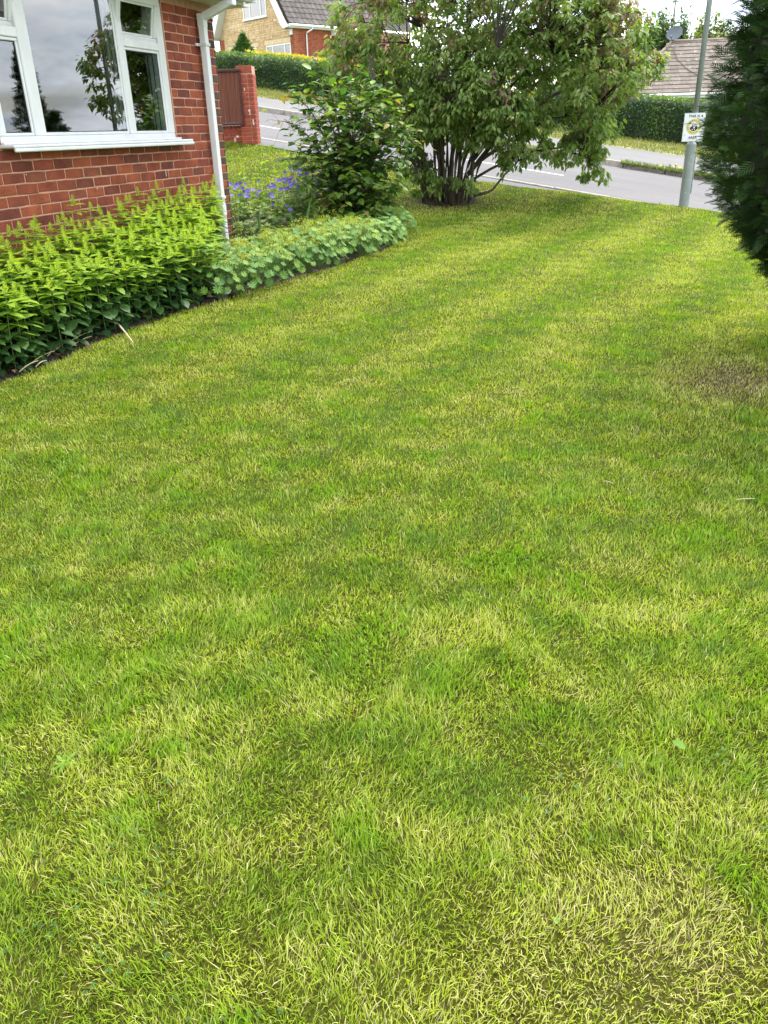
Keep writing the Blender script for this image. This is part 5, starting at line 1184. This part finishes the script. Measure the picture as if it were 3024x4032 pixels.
conifer('column_conifer', (21.6, 20.7, -1.4), [(0, .5), (1.5, .70), (3.3, .62), (4.9, .35), (5.8, .05)], .0, 5.8, 1500, .25, .45, 'tall narrow conifer across the street, mirrored in the left of the window', DKG)
conifer('bushy_conifer', (16.3, 18.3, -1.0), [(0, .5), (1.0, .75), (2.2, .55), (3.1, .1)], .0, 3.1, 900, .25, .4, 'squat rounded conifer across the street, mirrored low in the window', DKG)
# ------------------------------------------------------------------ clipped hedges
def hedge(name, label, a0, a1, pe, dep, hf, stops, n, leaf, cap=None, spots=()):
    t = empty(name, rp((a0 + a1) / 2, pe((a0 + a1) / 2)), 0, label, 'hedge'); O_ = np.array(rp((a0 + a1) / 2, pe((a0 + a1) / 2)))
    m = 60; sec = [(0, -.4), (-.02, .1), (.0, .55), (.05, .9), (.16, 1.0), (.5, 1.03), (.84, 1.0), (.97, .88), (1, .4), (1, -.3)]; V = []
    for A in np.linspace(a0 + .12, a1 - .12, m):
        for (q, hh) in sec:
            p = np.array(rp(A, pe(A) + .06 + q * (dep - .12))); p[2] += hh * (hf(A) - .05) + .03 * math.sin(A * 3 + q * 5); V.append(p - O_)
    k = len(sec); i, j = np.meshgrid(np.arange(m - 1), np.arange(k - 1), indexing='ij'); a = (i * k + j).ravel()
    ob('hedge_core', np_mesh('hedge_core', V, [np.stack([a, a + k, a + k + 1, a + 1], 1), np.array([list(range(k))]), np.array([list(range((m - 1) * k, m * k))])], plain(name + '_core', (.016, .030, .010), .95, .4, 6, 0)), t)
    A = RNG.uniform(a0, a1, n); u = RNG.random(n); H = np.array([hf(x) for x in A]); PE_ = np.array([pe(x) for x in A]); side = RNG.random(n)
    top = side < .30; q = np.where(top, RNG.random(n), RNG.uniform(-.03, .06, n)); back = (side > .9); q = np.where(back, RNG.uniform(.94, 1.02, n), q); hh = np.where(top, 1 + RNG.normal(0, .012, n), u)
    q = np.where(~top & (hh > .88), q + (hh - .88) * .9, q)
    bulge = .05 * fbm(A, hh * 2, .5, 55, 3); pe_ = PE_ + q * dep - np.where(top, 0, bulge)
    x = A * AL[0] + pe_ * PE[0]; y = A * AL[1] + pe_ * PE[1]; z = CAMZ - 1.541 - .144 * A + hh * H + np.where(top, .03 * fbm(A, q, .6, 56, 3), 0); P = np.stack([x, y, z], 1) - O_
    nrm = np.where(top[:, None], np.array([0, 0, 1.0]), np.where(back[:, None], np.array([PE[0], PE[1], .2]), np.array([-PE[0], -PE[1], .25]))); d = nrm * .7 + rnd_dirs(n) * .9 + np.array([0, 0, .25])
    tint = np.clip(.30 + .25 * RNG.random(n) + .28 * fbm(A, hh * 1.5, .7, 57, 4), 0, .66)
    for (sa, sh, ra, rh, am) in spots: tint = np.clip(tint + am * np.exp(-((A - sa) / ra) ** 2 - ((hh - sh) / rh) ** 2) * RNG.random(n), 0, 1)
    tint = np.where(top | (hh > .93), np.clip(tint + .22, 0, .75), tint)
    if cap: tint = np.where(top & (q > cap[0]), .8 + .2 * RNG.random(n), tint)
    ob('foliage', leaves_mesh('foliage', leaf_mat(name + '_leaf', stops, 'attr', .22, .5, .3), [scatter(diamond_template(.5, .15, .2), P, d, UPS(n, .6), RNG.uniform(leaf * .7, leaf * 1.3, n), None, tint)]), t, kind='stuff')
HG = ((0, (.024, .056, .018)), (.35, (.050, .105, .028)), (.6, (.095, .175, .038)), (.78, (.16, .25, .04)), (1, (.40, .34, .03)))
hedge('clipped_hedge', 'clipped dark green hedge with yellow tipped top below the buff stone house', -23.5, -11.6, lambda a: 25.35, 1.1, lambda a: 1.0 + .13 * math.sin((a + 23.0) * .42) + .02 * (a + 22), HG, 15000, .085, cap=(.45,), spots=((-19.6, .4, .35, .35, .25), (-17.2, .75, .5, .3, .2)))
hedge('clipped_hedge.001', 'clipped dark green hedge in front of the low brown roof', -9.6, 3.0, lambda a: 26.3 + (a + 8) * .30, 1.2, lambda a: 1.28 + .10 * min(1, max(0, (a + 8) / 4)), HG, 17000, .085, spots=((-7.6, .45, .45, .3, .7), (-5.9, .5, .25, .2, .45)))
hedge('golden_hedge', 'bright golden clipped hedge top showing above the green hedge', -20.9, -12.0, lambda a: 26.55, 1.0, lambda a: 1.14 + .15 * math.sin((a + 22.2) * .5), ((0, (.26, .26, .02)), (.5, (.46, .40, .02)), (1, (.60, .48, .03))), 6000, .085)
def golden(x, y, z, rx, rz, n, label, stops, seed):
    t = empty('golden_shrub', (x, y, z), 0, label, 'shrub'); d = rnd_dirs(n, -.4, 1); r = RNG.uniform(.6, 1, n) ** .5 * (1 + .12 * fbm(d[:, 0] * 2, d[:, 2] * 2, .8, seed, 2)); P = d * r[:, None] * np.array((rx, rx * .8, rz)) + np.array((0, 0, rz * .6))
    ob('foliage', leaves_mesh('foliage', leaf_mat('golden_leaf_%d' % seed, stops, 'attr', .3, .5, .3), [scatter(diamond_template(.5, .15, .2), P, d + rnd_dirs(n) * .8, UPS(n, .6), RNG.uniform(.07, .12, n), None, RNG.random(n))]), t, kind='stuff')
    b = MB()
    for k in range(9):
        a = k * .7; b.tube([(0, 0, -.2), (rx * .5 * math.cos(a), rx * .4 * math.sin(a), rz * .9)], [.03, .01], 5)
    b.build('stems', BARKD, t)
YG = ((0, (.09, .14, .025)), (.5, (.22, .26, .03)), (1, (.40, .36, .03)))
p_ = rp(-10.6, 26.3); golden(p_[0], p_[1], p_[2], 1.1, 1.0, 2600, 'round yellow green shrub glimpsed through the spreading tree', YG, 5)
p_ = rp(-11.6, 28.2); golden(p_[0], p_[1], p_[2] + .2, 1.2, 1.35, 2600, 'golden shrub by the far hedge, seen through the spreading tree', YG, 6)
p_ = rp(-8.9, 30.5); golden(p_[0], p_[1], p_[2] + .3, 1.3, 1.45, 2600, 'yellow tinged bush left of the low brown roof', ((0, (.10, .14, .02)), (.6, (.20, .22, .03)), (1, (.34, .28, .03))), 8)
p_ = rp(-14.0, 29.5); golden(p_[0], p_[1], p_[2] + .1, .9, 1.2, 1500, 'dark purple leaved bush by the brick return of the stone fronted house', ((0, (.05, .022, .025)), (1, (.10, .04, .04))), 9)
p_ = rp(-27.2, 30); golden(p_[0], p_[1], p_[2] + .3, 1.2, 1.9, 3500, 'dark leafy bush left of the stone fronted house, above the timber panel', ((0, (.02, .05, .015)), (1, (.06, .11, .03))), 10)
# ------------------------------------------------------------------ wispy trees behind the low roof
def wispy(x, y, zb, h, rad, n, stops, label, seed):
    r = random.Random(seed); t = empty('wispy_tree', (x, y, zb), 0, label, 'tree'); MB().tube([(0, 0, -.2), (.1, 0, h * .35), (0, 0, h * .55)], [.16, .11, .05], 7).build('trunk', BARKD, t)
    b = MB(); P, D_ = [], []
    for k in range(n):
        a = r.uniform(0, 6.28); q = math.sqrt(r.random()); e = Vector((rad * q * math.cos(a), rad * q * math.sin(a), h * (1 - .35 * q * q) * r.uniform(.80, 1.03))); s0 = Vector((e.x * .25, e.y * .25, h * r.uniform(.25, .5))); pts = curve3(s0, (e.x * .9, e.y * .9, (s0.z + e.z) * .48), e, 6); b.tube(pts, [.03, .024, .018, .012, .008, .004], 4, cap=False)
        for i in range(62):
            u = r.uniform(.30, 1) ; f = u * 5; i0 = min(4, int(f)); p = pts[i0].lerp(pts[i0 + 1], f - i0); P.append((p + Vector((r.gauss(0, .09), r.gauss(0, .09), r.gauss(0, .06))))[:]); D_.append((r.gauss(0, .6), r.gauss(0, .6), r.uniform(-.5, .9)))
    P, D_ = np.array(P), np.array(D_); m = len(P); b.build('branches', BARKD, t)
    ob('foliage', leaves_mesh('foliage', leaf_mat('wispy_leaf_%d' % seed, stops, 'attr', .35, .5, .3), [scatter(diamond_template(.5, .2, .2), P, D_, UPS(m, .5), RNG.uniform(.15, .27, m), None, RNG.random(m))]), t, kind='stuff')
WG = ((0, (.040, .085, .030)), (.5, (.075, .13, .045)), (1, (.12, .18, .06))); WY = ((0, (.10, .15, .03)), (.5, (.17, .22, .04)), (1, (.26, .29, .07)))
for k, a in enumerate(((14.6, 50, 2.0, 4.9, 1.15, 62, WG, 'slender grey green tree left of the satellite dish, behind the brown roof'), (16.3, 50.5, 2.0, 5.3, 1.35, 72, WG, 'tallest wispy tree directly behind the satellite dish'), (18.1, 49.5, 2.0, 4.6, 1.3, 80, WY, 'yellow green feathery tree behind the right part of the brown roof'), (19.9, 51, 2.0, 4.3, 1.3, 60, WG, 'faint wispy tree furthest right behind the lamp post'), (12.6, 53, 2.0, 3.0, .8, 30, ((0, (.09, .07, .05)), (1, (.14, .13, .06))), 'low brownish thin twigged tree in front of the distant gable'))): wispy(*a[:7], a[7], 60 + k)
# ------------------------------------------------------------------ verge grass, kerb weeds, small litter
def far_blades(name, label, n, a0, a1, p0, p1, L0, L1, wd, cols, dz=.12, cat='grass'):
    A = RNG.uniform(a0, a1, n); q = RNG.random(n); pl0 = np.array([p0(x) for x in A]); pl1 = np.array([p1(x) for x in A]); p = pl0 + (pl1 - pl0) * q
    x = A * AL[0] + p * PE[0]; y = A * AL[1] + p * PE[1]; z = CAMZ - 1.541 - .144 * A + dz + (q * .1 if name == 'verge_grass' else 0); c = lerp(np.array(cols[0])[None], np.array(cols[1])[None], RNG.random(n) * .7 + .5 * fbm(x, y, .8, 71, 3))
    V, Q, T, C_ = blades(x, y, z, RNG.uniform(L0, L1, n), np.full(n, wd), np.clip(RNG.normal(.8, .35, n), 0, 1.5), c, 2)
    o = ob(name, np_mesh(name, V, [Q, T], GRASS_M, False, {'col': C_})); tag(o, label, cat, kind='stuff')
far_blades('verge_grass', 'rough yellowish verge grass below the clipped hedges across the road', 30000, -24, 2, fp_far, lambda a: hd(a) + .9, .06, .13, .016, ((.13, .16, .03), (.30, .27, .09)), .10)
far_blades('kerb_weeds', 'low green weeds growing along the far kerb', 3600, -5.0, -1.0, lambda a: 19.22, lambda a: 19.62, .05, .13, .016, ((.07, .13, .02), (.20, .22, .05)), .03)
far_blades('kerb_weeds.001', 'short grass tuft strip on the far kerb behind the drooping branch', 1200, -8.0, -6.3, lambda a: 19.3, lambda a: 19.7, .05, .11, .016, ((.09, .14, .02), (.22, .22, .06)), .05)
YEL_P = plain('yellow_petal', (.72, .52, .03), .6, .1, 30, 0)
def dandelions():
    fm = MB(); V = []
    for k in range(12):
        a = 2 * pi * k / 12; fm.add([(0, 0, 0), (math.cos(a - .22), math.sin(a - .22), .25), (math.cos(a), math.sin(a), .32), (math.cos(a + .22), math.sin(a + .22), .25)], [(0, 1, 2, 3)])
    me = fm.mesh('flower', YEL_P); stem = MB().tube([(0, 0, 0), (0, 0, 1)], .04, 4).mesh('stem', STEMG)
    for k in range(16):
        a = random.gauss(-3.75, .16) if k < 11 else random.uniform(-4.7, -2.6); p = Vector(rp(a, random.uniform(19.28, 19.5), .04)); h = random.uniform(.07, .14)
        r = empty('yellow_weed_flower', p, k, 'small yellow weed flower on the far kerb near the lamp post', 'flower', 'yellow weed flowers along the far kerb')
        ob('stem', stem, r, scale=(.05, .05, h)); o = ob('flower', me, r, loc=(0, 0, h), scale=.028); o.rotation_euler = (R(50), 0, 0)
dandelions()
STRAWM = plain('dead_stalk', (.42, .33, .20), .9, .35, 14, .3, 80); DRY = plain('dry_leaf', (.22, .12, .07), .9, .4, 20, .4, 60)
def litter():
    def stalk(a, b, r, label, mat=STRAWM, name='dead_stalk', cat='stalk', grp=None, bow=.02):
        a, b = Vector((a[0], a[1], gz1(*a[:2]) + a[2])), Vector((b[0], b[1], gz1(*b[:2]) + b[2])); m = a.lerp(b, .5) + Vector((0, 0, bow))
        o = MB().tube(curve3(a, m, b, 6), [r, r * 1.1, r, r * .9, r * .8, r * .6], 5).build(name, mat, None, smooth=True); tag(o, label, cat, grp); return o
    s = stalk((-1.95, 5.92, .05), (-1.64, 5.32, .03), .007, 'pale snapped stick lying from the bed onto the lawn', name='stick', cat='stick')
    for k in range(14):
        x, y = (-2.22 + .16 * k * .11 + random.uniform(-.06, .05), 4.78 + .085 * k + random.uniform(-.05, .08)); an = random.uniform(.8, 1.5); l = random.uniform(.10, .22)
        stalk((x, y, .02 + random.random() * .03), (x + l * math.cos(an), y + l * math.sin(an), .03 + random.random() * .05), .0035, 'dry straw coloured stalk lying at the foot of the loosestrife', grp='dead stalks along the bed edge')
    lt = leaf_template(.55, .45, .3, .5, 2); n = 260; q = RNG.random(n); e = np.array(BED[1:6]); k = RNG.integers(0, 4, n); P = e[k] + (e[k + 1] - e[k]) * q[:, None] + RNG.normal(0, .05, (n, 2)) + np.array((-.10, .05)); P3 = np.stack([P[:, 0], P[:, 1], gz(P[:, 0], P[:, 1]) + .015 + .02 * RNG.random(n)], 1)
    o = ob('leaf_litter', leaves_mesh('leaf_litter', leaf_mat('litter_leaf', ((0, (.07, .04, .025)), (.6, (.22, .13, .075)), (1, (.40, .30, .20))), 'attr', .1, .8, .1), [scatter(lt, P3, rnd_dirs(n, -.3, .4), UPS(n, .5), RNG.uniform(.02, .055, n), None, RNG.random(n))])); tag(o, 'brown dead leaves littering the bed edge', 'litter', kind='stuff')
    o = MB().add([(-.03, -.02, 0), (.025, -.025, .012), (.035, .02, .03), (.0, .035, .045), (-.03, .015, .02), (.0, .0, .022)], [(0, 1, 5), (1, 2, 5), (2, 3, 5), (3, 4, 5), (4, 0, 5)]).build('pale_scrap', plain('pale_scrap', (.72, .72, .62), .7, .1, 20)); so = o.modifiers.new('t', 'SOLIDIFY'); so.thickness = .002; o.location = (-1.215, 6.60, gz1(-1.2, 6.6) + .012); tag(o, 'crumpled pale scrap on the bed edge below the round leaves', 'scrap')
    stalk((.915, 3.03, .02), (.935, 2.97, .035), .0022, 'short thin twig lying in the grass, mid right of the lawn', name='twig', cat='twig', bow=.005); stalk((1.39, 2.86, .02), (1.46, 2.845, .03), .0025, 'small pale twig on the grass near the right edge', name='twig', cat='twig', bow=.004)
    GL = leaf_mat('fallen_green_leaf', ((0, (.09, .19, .015)), (1, (.13, .24, .02))), 'obj', .3, .45, .3)
    o = ob('fallen_leaf', tmesh('fallen_leaf', leaf_template(.55, .45, .12, .2, 3), GL)); o.matrix_world = frame_matrix((.672, 1.475, gz1(.68, 1.45) + .03), (.35, -1, .25), (0, -.3, 1), .042); tag(o, 'bright green oval leaf standing out of the lawn, lower right', 'leaf')
    for k, (x, y, lab) in enumerate(((-.784, 1.482, 'rosette of broad weed leaves in the lawn at the left'), (.30, 1.02, 'tiny clover sprig in the straw coloured patch'))):
        r = empty('lawn_weed', (x, y, gz1(x, y) + .001), 0, lab, 'weed'); me = tmesh('leaf', leaf_template(.30 if k == 0 else .8, .6, .25, .2, 3), GL)
        for j in range(9 if k == 0 else 3):
            a = j * 2.4; place_leaf('leaf', me, r, frame_matrix((0, 0, .004 + .012 * (k == 1)), (math.cos(a), math.sin(a), .15 + .35 * random.random()), (0, 0, 1), random.uniform(.022, .042) if k == 0 else .009))
litter()
